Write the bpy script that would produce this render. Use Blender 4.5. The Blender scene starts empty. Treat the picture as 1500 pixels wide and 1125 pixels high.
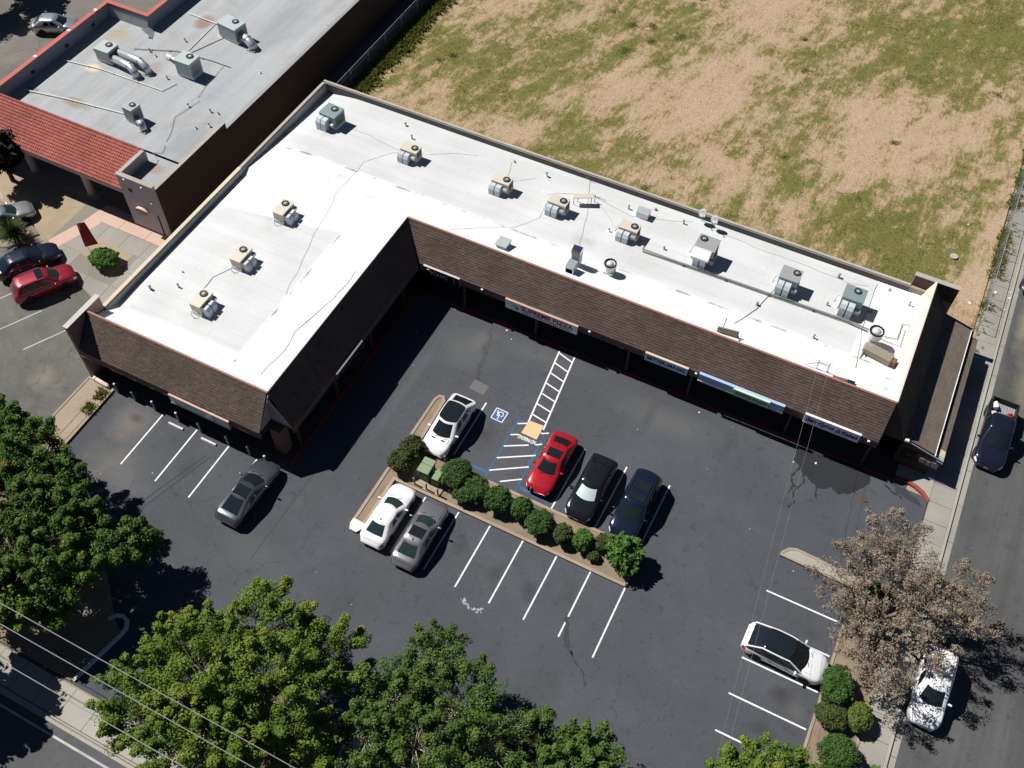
import bpy, bmesh, math, random
import numpy as np
from mathutils import Vector, Matrix, noise
random.seed(7); RNG = np.random.default_rng(11)
S = bpy.context.scene
COL = S.collection
R = math.radians

# ---------------------------------------------------------------- camera, sky, sun, exposure
cam_d = bpy.data.cameras.new('camera'); cam = bpy.data.objects.new('camera', cam_d); COL.objects.link(cam)
cam_d.sensor_width = 36.0; cam_d.lens = 1446.465 / 1500 * 36; cam_d.clip_end = 2000
def cam_rot(h, p, r):
    f = Vector((math.sin(h)*math.cos(p), math.cos(h)*math.cos(p), -math.sin(p)))
    rt = Vector((math.cos(h), -math.sin(h), 0)); dn = f.cross(rt)
    rt2 = math.cos(r)*rt + math.sin(r)*dn; dn2 = -math.sin(r)*rt + math.cos(r)*dn
    return Matrix((rt2, -dn2, -f)).transposed()
cam.matrix_world = Matrix.Translation((0, 0, 57)) @ cam_rot(R(-25.343), R(54.09), R(-1.585)).to_4x4()
S.camera = cam
S.render.resolution_x, S.render.resolution_y = 1024, 768

w = bpy.data.worlds.new('World'); S.world = w; w.use_nodes = True
sky = w.node_tree.nodes.new('ShaderNodeTexSky'); sky.sky_type = 'NISHITA'; sky.sun_disc = False
sky.sun_elevation = R(51.3); sky.sun_rotation = R(273); sky.altitude = 2500; sky.air_density = 0.5; sky.dust_density = 0.05
w.node_tree.links.new(sky.outputs[0], w.node_tree.nodes['Background'].inputs[0])
w.node_tree.nodes['Background'].inputs[1].default_value = 0.05
sun_d = bpy.data.lights.new('sun', 'SUN'); sun_d.energy = 5.0; sun_d.angle = R(0.5); sun_d.color = (1, .97, .93)
sun = bpy.data.objects.new('sun', sun_d); COL.objects.link(sun); sun.location = (-60, 30, 80)
sun.rotation_euler = Vector((.82, -.04, -1)).to_track_quat('-Z', 'Y').to_euler()
S.view_settings.view_transform = 'Standard'; S.view_settings.look = 'None'
S.view_settings.exposure = 0.32; S.view_settings.gamma = 1

# ---------------------------------------------------------------- materials
MATS = {}
def _nt(name, rough, metal, spec):
    m = bpy.data.materials.new(name); m.use_nodes = True; nt = m.node_tree
    b = nt.nodes['Principled BSDF']; b.inputs['Roughness'].default_value = rough; b.inputs['Metallic'].default_value = metal
    b.inputs['Specular IOR Level'].default_value = spec
    MATS[name] = m
    return m, nt, b
def _noise(nt, scale, detail=6, rough=.6, vec=None, dist=0):
    n = nt.nodes.new('ShaderNodeTexNoise'); n.inputs['Scale'].default_value = scale; n.inputs['Detail'].default_value = detail
    n.inputs['Roughness'].default_value = rough; n.inputs['Distortion'].default_value = dist
    if vec is not None: nt.links.new(vec, n.inputs['Vector'])
    return n
def _ramp(nt, fac, stops):
    r = nt.nodes.new('ShaderNodeValToRGB'); e = r.color_ramp.elements
    while len(e) < len(stops): e.new(.5)
    for i, (p, c) in enumerate(stops):
        e[i].position = p; e[i].color = (c, c, c, 1) if not hasattr(c, '__len__') else tuple(c) + (1,)
    nt.links.new(fac, r.inputs[0]); return r
def _mix(nt, fac, a, b, mode='MIX'):
    n = nt.nodes.new('ShaderNodeMix'); n.data_type = 'RGBA'; n.blend_type = mode
    for v, s in ((fac, n.inputs[0]), (a, n.inputs[6]), (b, n.inputs[7])):
        if hasattr(v, 'is_linked') or hasattr(v, 'links'): nt.links.new(v, s)
        elif hasattr(v, '__len__'): s.default_value = tuple(v) + (1,)
        else: s.default_value = v
    return n.outputs[2]
def _bump(nt, b, h, strength, dist=.02):
    n = nt.nodes.new('ShaderNodeBump'); n.inputs['Strength'].default_value = strength; n.inputs['Distance'].default_value = dist
    nt.links.new(h, n.inputs['Height']); nt.links.new(n.outputs[0], b.inputs['Normal'])
def pos(nt): return nt.nodes.new('ShaderNodeNewGeometry').outputs['Position']
def sc(c, k): return tuple(min(1, x*k) for x in c)
def mat(name, col, rough=.8, metal=0, var=.12, scale=2.0, spec=.3, bump=0, big=.25, coat=0):
    """plain surface: colour with fine and broad unevenness"""
    if name in MATS: return MATS[name]
    m, nt, b = _nt(name, rough, metal, spec)
    if var > 0:
        p = pos(nt); n1 = _noise(nt, scale*6, 5, .65, p); n2 = _noise(nt, big, 4, .6, p)
        f = nt.nodes.new('ShaderNodeMath'); f.operation = 'MULTIPLY_ADD'; nt.links.new(n1.outputs[0], f.inputs[0]); f.inputs[1].default_value = .5
        g = nt.nodes.new('ShaderNodeMath'); g.operation = 'MULTIPLY'; nt.links.new(n2.outputs[0], g.inputs[0]); g.inputs[1].default_value = .5
        nt.links.new(g.outputs[0], f.inputs[2])
        r = _ramp(nt, f.outputs[0], [(.32, sc(col, 1-var)), (.68, sc(col, 1+var))])
        nt.links.new(r.outputs[0], b.inputs['Base Color'])
        if bump: _bump(nt, b, n1.outputs[0], bump)
    else: b.inputs['Base Color'].default_value = tuple(col) + (1,)
    if coat: b.inputs['Coat Weight'].default_value = coat; b.inputs['Coat Roughness'].default_value = .04
    return m
def paint(name, col, metal=.3, rough=.3): return mat(name, col, rough, metal, 0, spec=.5, coat=1)
def island(name, cols, rough=.85, fine=.15, spec=.25):
    """every loose piece of the mesh takes its own shade"""
    m, nt, b = _nt(name, rough, 0, spec)
    g = nt.nodes.new('ShaderNodeNewGeometry')
    r = _ramp(nt, g.outputs['Random Per Island'], [(i/(len(cols)-1), c) for i, c in enumerate(cols)])
    n = _noise(nt, 25, 4, .6, g.outputs['Position']); n2 = _noise(nt, .5, 4, .6, g.outputs['Position'])
    k = _ramp(nt, n.outputs[0], [(.3, 1-fine), (.7, 1)]); k2 = _ramp(nt, n2.outputs[0], [(.3, .7), (.7, 1.0)])
    c = _mix(nt, 1.0, r.outputs[0], k.outputs[0], 'MULTIPLY'); c = _mix(nt, 1.0, c, k2.outputs[0], 'MULTIPLY')
    nt.links.new(c, b.inputs['Base Color']); return m
def foliage(name, cols, trans=.25):
    """leaf: shade from the clump's tint attribute and a little per leaf"""
    m, nt, b = _nt(name, .6, 0, .25)
    a = nt.nodes.new('ShaderNodeAttribute'); a.attribute_name = 'tint'
    g = nt.nodes.new('ShaderNodeNewGeometry')
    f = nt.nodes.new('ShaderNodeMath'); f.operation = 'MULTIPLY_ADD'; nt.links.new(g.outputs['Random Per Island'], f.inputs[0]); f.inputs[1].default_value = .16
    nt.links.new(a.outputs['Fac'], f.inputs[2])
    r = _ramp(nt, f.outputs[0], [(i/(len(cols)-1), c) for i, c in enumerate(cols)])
    nt.links.new(r.outputs[0], b.inputs['Base Color'])
    t = nt.nodes.new('ShaderNodeBsdfTranslucent'); nt.links.new(r.outputs[0], t.inputs[0])
    mx = nt.nodes.new('ShaderNodeMixShader'); mx.inputs[0].default_value = trans
    out = nt.nodes['Material Output']; nt.links.new(b.outputs[0], mx.inputs[1]); nt.links.new(t.outputs[0], mx.inputs[2]); nt.links.new(mx.outputs[0], out.inputs[0])
    return m
def vmask(nt, p, x, y, rx, ry, soft=.5, nz=None, amt=.6, rot=0):
    """soft blob on the ground at x,y, its rim broken up by noise"""
    v = nt.nodes.new('ShaderNodeMapping'); v.vector_type = 'TEXTURE'; v.inputs['Location'].default_value = (x, y, 0); v.inputs['Scale'].default_value = (rx, ry, 1e4)
    v.inputs['Rotation'].default_value = (0, 0, rot)
    nt.links.new(p, v.inputs[0]); l = nt.nodes.new('ShaderNodeVectorMath'); l.operation = 'LENGTH'; nt.links.new(v.outputs[0], l.inputs[0])
    a = nt.nodes.new('ShaderNodeMath'); a.operation = 'MULTIPLY_ADD'; nt.links.new(nz, a.inputs[0]); a.inputs[1].default_value = amt*2; nt.links.new(l.outputs[1], a.inputs[2])
    k = nt.nodes.new('ShaderNodeMapRange'); k.inputs[1].default_value = 1+amt; k.inputs[2].default_value = 1+amt-soft; nt.links.new(a.outputs[0], k.inputs[0])
    return k.outputs[0]
def asphalt(name, col, blobs=(), crack=.5, patch=.25, speck=.12, warm=None, streak=None):
    m, nt, b = _nt(name, .88, 0, .25); p = pos(nt)
    big = _noise(nt, .11, 5, .6, p, .6); mid = _noise(nt, .7, 6, .65, p, .3); fine = _noise(nt, 28, 3, .7, p)
    c = _ramp(nt, big.outputs[0], [(.3, sc(col, 1-patch)), (.7, sc(col, 1+patch))]).outputs[0]
    c = _mix(nt, 1.0, c, _ramp(nt, mid.outputs[0], [(.3, 1-patch*.7), (.7, 1)]).outputs[0], 'MULTIPLY')
    c = _mix(nt, 1.0, c, _ramp(nt, fine.outputs[0], [(.25, 1-speck*2), (.75, 1)]).outputs[0], 'MULTIPLY')
    c = _mix(nt, 1.0, c, _ramp(nt, _noise(nt, 1.7, 5, .75, p, .5).outputs[0], [(.33, .72), (.42, 1)]).outputs[0], 'MULTIPLY')
    c = _mix(nt, 1.0, c, _ramp(nt, _noise(nt, 6, 4, .7, p).outputs[0], [(.3, .85), (.6, 1)]).outputs[0], 'MULTIPLY')
    if warm: c = _mix(nt, _ramp(nt, _noise(nt, .23, 6, .7, p, 1.2).outputs[0], [(.55, 0), (.75, .7)]).outputs[0], c, warm)
    if streak:
        mp = nt.nodes.new('ShaderNodeMapping'); mp.inputs['Scale'].default_value = streak; nt.links.new(p, mp.inputs[0])
        c = _mix(nt, 1.0, c, _ramp(nt, _noise(nt, 1, 4, .6, mp.outputs[0], .2).outputs[0], [(.3, .72), (.65, 1)]).outputs[0], 'MULTIPLY')
    for (x, y, rx, ry, k, colr) in blobs:
        f = vmask(nt, p, x, y, rx, ry, .9, mid.outputs[0], .7)
        f2 = nt.nodes.new('ShaderNodeMath'); f2.operation = 'MULTIPLY'; nt.links.new(f, f2.inputs[0]); f2.inputs[1].default_value = k
        c = _mix(nt, f2.outputs[0], c, colr)
    vo = nt.nodes.new('ShaderNodeTexVoronoi'); vo.feature = 'DISTANCE_TO_EDGE'; vo.inputs['Scale'].default_value = .16
    wv = nt.nodes.new('ShaderNodeVectorMath'); wv.operation = 'MULTIPLY_ADD'; nt.links.new(_noise(nt, .8, 6, .7, p).outputs['Color'], wv.inputs[0]); wv.inputs[1].default_value = (2.2, 2.2, 0); nt.links.new(p, wv.inputs[2])
    nt.links.new(wv.outputs[0], vo.inputs['Vector'])
    ck = _ramp(nt, vo.outputs['Distance'], [(0, 1), (.006, 0)]).outputs[0]
    gate = _ramp(nt, _noise(nt, .09, 3, .5, p).outputs[0], [(.5, 0), (.56, crack)]).outputs[0]
    cm = nt.nodes.new('ShaderNodeMath'); cm.operation = 'MULTIPLY'; nt.links.new(ck, cm.inputs[0]); nt.links.new(gate, cm.inputs[1])
    c = _mix(nt, cm.outputs[0], c, sc(col, .35))
    nt.links.new(c, b.inputs['Base Color']); _bump(nt, b, fine.outputs[0], .25, .01)
    return m
def glassy(name, col=(.012, .016, .02)): return mat(name, col, .06, 0, 0, spec=.7)

mat('tyre', (.02, .02, .02), .9); mat('rim', (.45, .45, .46), .3, .8, 0); mat('trim_black', (.015, .015, .016), .5, var=0)
glassy('glass'); glassy('glass_green', (.02, .035, .033)); mat('headlight', (.75, .78, .8), .15, 0, 0, spec=.8); mat('taillight', (.35, .015, .012), .2, 0, 0, spec=.7)
mat('plate', (.7, .7, .68), .5, 0, 0); mat('chrome', (.7, .7, .72), .15, 1, 0)
mat('concrete', (.28, .265, .235), .9, var=.25, bump=.2); mat('concrete_warm', (.31, .25, .185), .9, var=.25, bump=.2); mat('concrete_pink', (.52, .37, .3), .9, var=.1)
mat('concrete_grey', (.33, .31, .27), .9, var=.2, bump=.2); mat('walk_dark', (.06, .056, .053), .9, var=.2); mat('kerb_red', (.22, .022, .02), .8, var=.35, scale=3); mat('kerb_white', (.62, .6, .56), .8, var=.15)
mat('line_white', (.72, .73, .72), .75, var=.12, scale=4, big=1.5); mat('line_blue', (.045, .11, .24), .8, var=.35, scale=4, big=1.5); mat('line_worn', (.4, .39, .37), .85, var=.3, scale=3, big=1)
mat('soil', (.23, .175, .125), .95, var=.3, scale=3, bump=.5, big=.8); mat('soil_pale', (.33, .26, .175), .95, var=.22, scale=3, bump=.4, big=.6); mat('soil_dark', (.09, .07, .05), .95, var=.35)
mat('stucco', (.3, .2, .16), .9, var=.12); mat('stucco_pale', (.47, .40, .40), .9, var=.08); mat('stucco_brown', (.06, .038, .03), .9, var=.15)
mat('trim_brown', (.085, .042, .034), .7, var=.2); mat('fascia_brown', (.13, .075, .062), .75, var=.2); mat('ridge_pink', (.36, .19, .155), .75, var=.15); mat('upstand_pink', (.72, .56, .47), .8, var=.1, big=.6)
mat('soffit', (.2, .16, .14), .85, var=.1); mat('panel_grey', (.36, .31, .32), .85, var=.1); mat('block', (.28, .25, .21), .95, var=.25, bump=.4); mat('coping', (.37, .34, .295), .85, var=.15)
mat('galv', (.5, .53, .55), .4, .6, .12); mat('duct', (.5, .54, .58), .55, .08, .1); mat('hvac_tan', (.56, .51, .42), .6, .1, .12); mat('hvac_grey', (.33, .34, .34), .55, .2, .12); mat('hvac_green', (.21, .27, .27), .55, .2, .12); mat('hvac_pale', (.38, .43, .42), .55, .2, .1)
mat('fan_dark', (.02, .02, .022), .6, .3, 0); mat('pipe_black', (.03, .03, .03), .6, 0, .1); mat('pipe_white', (.72, .72, .7), .6, 0, .08); mat('pipe_grey', (.3, .31, .31), .5, .3, .1); mat('cable', (.3, .295, .28), .7, 0, 0)
mat('wire', (.42, .42, .42), .4, .6, 0); mat('wood_pole', (.16, .11, .075), .9, var=.3); mat('rust', (.2, .11, .07), .9, var=.4, scale=5); mat('metal_olive', (.25, .22, .15), .6, .4, .25); mat('white_box', (.75, .75, .73), .6, 0, .05)
mat('bark', (.2, .16, .12), .95, var=.3, bump=.6); mat('bark_pale', (.42, .36, .28), .95, var=.2); mat('bark_dark', (.035, .028, .022), .95, var=.3)
mat('util_green', (.2, .27, .15), .6, 0, .1); mat('util_green_dark', (.08, .11, .06), .6, 0, .1)

# ---------------------------------------------------------------- builders
class MB:
    """collects boxes, tubes and prisms; build() links them as one mesh object"""
    def __init__(s): s.v = []; s.f = []
    def add(s, vs, fs):
        n = len(s.v); s.v += [tuple(v) for v in vs]; s.f += [tuple(i+n for i in f) for f in fs]; return s
    def box(s, x0, y0, z0, x1, y1, z1, tf=None):
        vs = [Vector(p) for p in ((x0,y0,z0),(x1,y0,z0),(x1,y1,z0),(x0,y1,z0),(x0,y0,z1),(x1,y0,z1),(x1,y1,z1),(x0,y1,z1))]
        if tf: vs = [tf @ v for v in vs]
        return s.add(vs, [(0,3,2,1),(4,5,6,7),(0,1,5,4),(1,2,6,5),(2,3,7,6),(3,0,4,7)])
    def cbox(s, c, d, rz=0, b=0):
        """bevelled box about centre c, size d"""
        tf = Matrix.Translation(c) @ Matrix.Rotation(rz, 4, 'Z')
        if not b: return s.box(-d[0]/2, -d[1]/2, -d[2]/2, d[0]/2, d[1]/2, d[2]/2, tf)
        bm = bmesh.new(); bmesh.ops.create_cube(bm, size=1)
        for v in bm.verts: v.co = Vector((v.co.x*d[0], v.co.y*d[1], v.co.z*d[2]))
        bmesh.ops.bevel(bm, geom=bm.edges[:], offset=b, segments=2, affect='EDGES', profile=.5)
        bm.verts.index_update()
        s.add([tf @ v.co for v in bm.verts], [[v.index for v in f.verts] for f in bm.faces]); bm.free(); return s
    def prism(s, poly, z0, z1):
        n = len(poly)
        if sum(poly[i][0]*poly[(i+1) % n][1]-poly[(i+1) % n][0]*poly[i][1] for i in range(n)) < 0: poly = poly[::-1]
        vs = [(x, y, z0) for x, y in poly] + [(x, y, z1) for x, y in poly]
        return s.add(vs, [tuple(range(n-1, -1, -1)), tuple(range(n, 2*n))] + [(i, (i+1) % n, n+(i+1) % n, n+i) for i in range(n)])
    def sheet(s, poly, z): return s.add([(x, y, z) for x, y in poly], [tuple(range(len(poly)))])
    def solid(s, pts, d):
        """a flat polygon pts thickened by the vector d"""
        n = len(pts); d = Vector(d); a = [Vector(p) for p in pts]
        return s.add(a + [p+d for p in a], [tuple(range(n-1, -1, -1)), tuple(range(n, 2*n))] + [(i, (i+1) % n, n+(i+1) % n, n+i) for i in range(n)])
    def tube(s, pts, r, n=6, cap=True):
        pts = [Vector(p) for p in pts]; rs = r if hasattr(r, '__len__') else [r]*len(pts); base = len(s.v); prev = None
        for i, p in enumerate(pts):
            t = (pts[min(i+1, len(pts)-1)] - pts[max(i-1, 0)]).normalized()
            u = t.cross(Vector((0, 0, 1)) if abs(t.z) < .95 else Vector((1, 0, 0))).normalized()
            if prev is not None:
                q = prev - t*prev.dot(t)
                if q.length > 1e-4: u = q.normalized()
            prev = u; v = t.cross(u)
            for k in range(n): a = 2*math.pi*k/n; s.v.append(tuple(p + (u*math.cos(a) + v*math.sin(a))*rs[i]))
        for i in range(len(pts)-1):
            for k in range(n): a = base+i*n+k; b = base+i*n+(k+1) % n; s.f.append((a, b, b+n, a+n))
        if cap: s.f.append(tuple(base+k for k in range(n-1, -1, -1))); e = base+(len(pts)-1)*n; s.f.append(tuple(e+k for k in range(n)))
        return s
    def lathe(s, c, prof, n=20, axis='Z'):
        base = len(s.v)
        for r, h in prof:
            for k in range(n):
                a = 2*math.pi*k/n; x, y, z = r*math.cos(a), r*math.sin(a), h
                if axis == 'Y': x, y, z = x, h, y
                if axis == 'X': x, y, z = h, x, y
                s.v.append((c[0]+x, c[1]+y, c[2]+z))
        for i in range(len(prof)-1):
            for k in range(n): a = base+i*n+k; b = base+i*n+(k+1) % n; s.f.append((a, b, b+n, a+n))
        s.f.append(tuple(base+k for k in range(n))[::-1]); e = base+(len(prof)-1)*n; s.f.append(tuple(e+k for k in range(n)))
        return s
    def grid(s, P):
        """P: rows of points"""
        base = len(s.v); nc = len(P[0])
        for r in P: s.v += [tuple(p) for p in r]
        for i in range(len(P)-1):
            for j in range(nc-1): a = base+i*nc+j; s.f.append((a, a+1, a+nc+1, a+nc))
        return s
    def mesh(s, name, m, smooth=False):
        me = bpy.data.meshes.new(name); me.from_pydata(s.v, [], s.f); me.update()
        if smooth: me.polygons.foreach_set('use_smooth', [True]*len(me.polygons))
        me.materials.append(MATS[m] if isinstance(m, str) else m); return me
    def build(s, name, m, parent=None, smooth=False):
        bm = bmesh.new(); me = s.mesh(name, m, smooth); bm.from_mesh(me); bmesh.ops.recalc_face_normals(bm, faces=bm.faces[:]); bm.to_mesh(me); bm.free()
        return link(name, me, parent)
def link(name, me, parent=None):
    o = bpy.data.objects.new(name, me); COL.objects.link(o)
    if parent is not None: o.parent = parent
    return o
def tag(o, label=None, cat=None, group=None, kind=None):
    for k, v in (('label', label), ('category', cat), ('group', group), ('kind', kind)):
        if v: o[k] = v
    return o
def thing(name, label, cat, loc=(0, 0, 0), rz=0, group=None):
    o = bpy.data.objects.new(name, None); COL.objects.link(o); o.empty_display_size = .3
    o.location = loc; o.rotation_euler = (0, 0, rz); return tag(o, label, cat, group)
def struct(name, mb, m): return tag(mb.build(name, m), kind='structure')
def box(name, m, parent, *a): return MB().box(*a).build(name, m, parent)
def copy_tree(o, parent=None):
    c = o.copy(); COL.objects.link(c)
    if parent is not None: c.parent = parent
    for ch in o.children: copy_tree(ch, c)
    return c
def text(name, body, m, parent, loc, size, rot, fit=None, shear=0, bold=0, ext=.012):
    """flat lettering as a mesh; fit = width in metres"""
    cu = bpy.data.curves.new(name, 'FONT'); cu.body = body; cu.size = size; cu.extrude = ext; cu.align_x = 'CENTER'; cu.align_y = 'CENTER'; cu.shear = shear; cu.offset = bold
    t = bpy.data.objects.new('tmp', cu); COL.objects.link(t); bpy.context.view_layer.update()
    me = bpy.data.meshes.new_from_object(t.evaluated_get(bpy.context.evaluated_depsgraph_get())); bpy.data.objects.remove(t); bpy.data.curves.remove(cu)
    if fit:
        xs = [v.co.x for v in me.vertices]; k = fit/max(1e-3, max(xs)-min(xs))
        for v in me.vertices: v.co.x *= k
    me.materials.clear(); me.materials.append(MATS[m]); o = link(name, me, parent); o.location = loc; o.rotation_euler = rot
    return o
def shingles(name, m, parent, O, U, V, ext, e=.19, wd=.34, th=.04, stuff=True):
    """courses of separate shingles on a slope: O eave corner, U along, V up; ext(t)->(u0,u1) at t in 0..1 up the slope"""
    O, U, V = Vector(O), Vector(U).normalized(), Vector(V); W = V.length; V = V.normalized(); N = U.cross(V).normalized()
    if N.z < 0: N = -N
    mb = MB(); nr = int(W/e)
    for j in range(nr+1):
        v0 = j*e; v1 = min(W, v0+e*1.25); u0, u1 = ext(min(1, (v0+.5*e)/W)); u = u0 - random.random()*wd
        while u < u1:
            a = max(u, u0); wj = wd*random.uniform(.75, 1.25); b = min(u+wj-.006, u1); u += wj
            if b-a < .02 or v1-v0 < .02: continue
            t = th*random.uniform(.7, 1.3); s0 = random.uniform(-.008, .008)
            p = lambda uu, vv, n: O + U*uu + V*vv + N*n
            mb.add([p(a, v0+s0, .002), p(b, v0+s0, .002), p(b, v1, .002), p(a, v1, .002), p(a, v0+s0, t), p(b, v0+s0, t), p(b, v1, .006), p(a, v1, .006)],
                   [(4, 5, 6, 7), (0, 1, 5, 4), (1, 2, 6, 5), (3, 0, 4, 7)])
    o = mb.build(name, m, parent)
    if stuff: o['kind'] = 'stuff'
    return o
def leaves_mesh(name, C, rad, n, size, m, tint, up=.5, aspect=1.8, flat=1.0):
    """n leaf quads round each clump centre C (k,3)"""
    C = np.asarray(C, float); k = len(C); rad = np.broadcast_to(np.asarray(rad, float), (k,)); tint = np.asarray(tint, float)
    idx = np.repeat(np.arange(k), n); N = len(idx)
    d = RNG.normal(size=(N, 3)); d /= np.linalg.norm(d, axis=1)[:, None]
    rr = RNG.random(N)**.45
    P = C[idx] + d*(rr*rad[idx])[:, None]*np.array([1, 1, flat])
    nrm = d*(1-up) + np.array([-.25, -.1, 1])*up + RNG.normal(size=(N, 3))*.35; nrm /= np.linalg.norm(nrm, axis=1)[:, None]
    t = RNG.normal(size=(N, 3)); t -= nrm*(t*nrm).sum(1)[:, None]; t /= np.linalg.norm(t, axis=1)[:, None]; b = np.cross(nrm, t)
    s = size*(.6+.8*RNG.random(N)); L = (s*aspect**.5)[:, None]*t*.5; B = (s/aspect**.5)[:, None]*b*.5
    v = np.stack([P-L, P+B+nrm*(s*.08)[:, None], P+L, P-B+nrm*(s*.08)[:, None]], 1).reshape(-1, 3)
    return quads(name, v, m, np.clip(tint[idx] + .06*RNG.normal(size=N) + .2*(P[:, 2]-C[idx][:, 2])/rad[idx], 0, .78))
def quads(name, v, m, tint=None):
    v = np.ascontiguousarray(v, np.float32); n = len(v)//4; me = bpy.data.meshes.new(name)
    me.vertices.add(len(v)); me.vertices.foreach_set('co', v.ravel()); me.loops.add(len(v)); me.loops.foreach_set('vertex_index', np.arange(len(v), dtype=np.int32))
    me.polygons.add(n); me.polygons.foreach_set('loop_start', np.arange(0, 4*n, 4, dtype=np.int32))
    if tint is not None: me.attributes.new('tint', 'FLOAT', 'FACE').data.foreach_set('value', np.ascontiguousarray(tint, np.float32))
    me.materials.append(MATS[m] if isinstance(m, str) else m); me.update(calc_edges=True); me.validate(); return me

# ---------------------------------------------------------------- the ground, lots, streets and walks
struct('ground', MB().sheet([(-400, -300), (400, -300), (400, 500), (-400, 500)], -.06), mat('ground_dirt', (.3, .24, .17), .95, var=.25))
LOT = (.085, .0915, .1035)
asphalt('asphalt_lot', LOT, crack=.55, patch=.16, blobs=[
    (-39.5, 22.3, 1.9, 2.2, .5, (0.216, 0.182, 0.142)), (-38.6, 19.4, 2.6, 2.0, .55, (0.176, 0.162, 0.142)), (-40.2, 17.2, 2.2, 1.5, .5, (0.162, 0.149, 0.135)), (-36.6, 18.2, 2.5, 1.2, .35, (0.149, 0.142, 0.135)),
    (-39.4, 22.8, .7, .5, .9, (0.047, 0.049, 0.051)), (-33.8, 21.2, .7, 1.1, .6, (0.043, 0.045, 0.049)), (-22, 38.7, 2.8, 2.4, .5, (0.115, 0.119, 0.113)), (-17, 40.5, 5, 1.1, .5, (0.105, 0.108, 0.103)),
    (-7, 39.4, 5, 1.6, .6, (0.111, 0.111, 0.105)), (-2.2, 39.2, .5, 2.2, .6, (0.051, 0.054, 0.057)), (-7.9, 39, .5, 2.0, .6, (0.051, 0.054, 0.057)), (-14.9, 24.4, .8, .8, .8, (0.046, 0.046, 0.049)), (-12, 23.8, .8, 1.2, .7, (0.046, 0.046, 0.049)),
    (-9.6, 23.6, .6, .9, .7, (0.046, 0.046, 0.049)), (-7.4, 24.6, .7, 1.2, .6, (0.046, 0.047, 0.049)), (-17.4, 32.8, .8, 1.8, .7, (0.049, 0.049, 0.051)), (-12.3, 32, .6, 1.6, .5, (0.049, 0.049, 0.051)),
    (6.3, 24.4, 1.0, .8, .8, (0.041, 0.041, 0.043)), (6.8, 29, 1.2, .7, .6, (0.047, 0.047, 0.050)), (5.9, 22.1, 1.0, .6, .7, (0.041, 0.041, 0.043)), (7.4, 23.9, .8, .9, .3, (0.149, 0.135, 0.121)), (-4, 33.3, .4, 1.6, .5, (0.049, 0.049, 0.051)),
    (-24.2, 33.5, .5, 7, .35, (0.115, 0.116, 0.108)), (0.5, 30, 1.5, 4.5, .35, (0.068, 0.070, 0.078)), (-26, 18, 3, 1.6, .35, (0.105, 0.105, 0.100)), (-21.5, 39.8, 1.1, 1.4, .45, (0.135, 0.128, 0.111))])
lot = struct('parking_lot', MB().sheet([(-44.62, 18), (-42.2, 18), (-42.2, 25.4), (-28.02, 25.4), (-28.02, 42.6), (9.5, 42.6), (9.5, 41.6), (11.05, 41.6), (11.05, 33.4), (8.4, 33.4), (8.4, 6.4), (-44.62, 6.4)], 0), 'asphalt_lot')
asphalt('asphalt_pale', (.17, .165, .15), crack=.9, patch=.3, warm=(.2, .175, .14), blobs=[(-51, 26, 1.6, 1, .6, (.09, .088, .085)), (-47.5, 22.5, 1.2, 1.2, .6, (.23, .21, .17)), (-49, 20.5, 1.5, .5, .5, (.1, .1, .095)), (-52, 21, 2, .6, .4, (.1, .1, .095))])
nlot = struct('neighbour_lot', MB().sheet([(-140, -20), (-44.62, -20), (-44.62, 27.9), (-49.1, 29.75), (-56.4, 32.6), (-70, 24), (-140, 24)], -.004), 'asphalt_pale')
struct('rear_lot', MB().sheet([(-160, 24.2), (-70, 24.2), (-66.9, 26), (-66.9, 200), (-160, 200)], -.008), asphalt('asphalt_rear', (.19, .175, .155), crack=.9, patch=.25, warm=(.21, .18, .14)))
struct('alley', MB().sheet([(-49, 38), (-44, 38), (-44, 140), (-49, 140)], -.012), mat('alley_asphalt', (.1, .1, .1), .95, var=.3))
asphalt('asphalt_street', (.115, .116, .116), crack=.4, patch=.16, streak=(1.1, .05, 1), warm=(.135, .125, .1), blobs=[(15.5, 55, 1.2, 5, .5, (.26, .23, .15)), (14.2, 60, .8, 4, .6, (.28, .25, .17)), (16.4, 40.4, .5, .4, .7, (.06, .06, .06)), (16.8, 45.6, .6, .4, .6, (.06, .06, .06))])
struct('side_street', MB().sheet([(13.2, -40), (40, -40), (40, 200), (13.2, 200)], -.006), 'asphalt_street')
sst = struct('main_street', MB().sheet([(-150, -40), (13.15, -40), (13.15, 4.1), (-150, 4.1)], -.003), asphalt('asphalt_main', (.11, .11, .112), crack=.5, patch=.15))
box('edge_line', 'line_worn', sst, -75, 3.55, -.001, 12, 3.68, .002)

def slabwalk(name, m, x0, y0, x1, y1, sx, sy, zt=.11, base='soil_dark', skip=None, jit=.006):
    """a walk of separate concrete slabs with open joints"""
    o = struct(name, MB().box(x0, y0, -.05, x1, y1, zt-.02), base)
    nx = max(1, round((x1-x0)/sx)); ny = max(1, round((y1-y0)/sy)); dx, dy = (x1-x0)/nx, (y1-y0)/ny; me = None
    for i in range(nx):
        for j in range(ny):
            if skip and skip(x0+(i+.5)*dx, y0+(j+.5)*dy): continue
            if me is None: me = MB().box(-dx/2+.014, -dy/2+.014, -.06, dx/2-.014, dy/2-.014, 0).mesh('slab', m)
            s = link('slab', me, o); s.location = (x0+(i+.5)*dx, y0+(j+.5)*dy, zt + random.uniform(-jit, jit))
    return o
sw = slabwalk('side_street_walk', 'concrete', 11.1, 6, 12.62, 106, 1.52, 1.55, .1)
kb = struct('side_street_kerb', MB().box(12.62, 5, -.05, 12.8, 130, .12), 'concrete_grey')
for k in range(40): box('gutter_slab', 'concrete', kb, 12.8, 6+k*3, -.03, 13.22, 8.97+k*3, .004)
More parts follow.
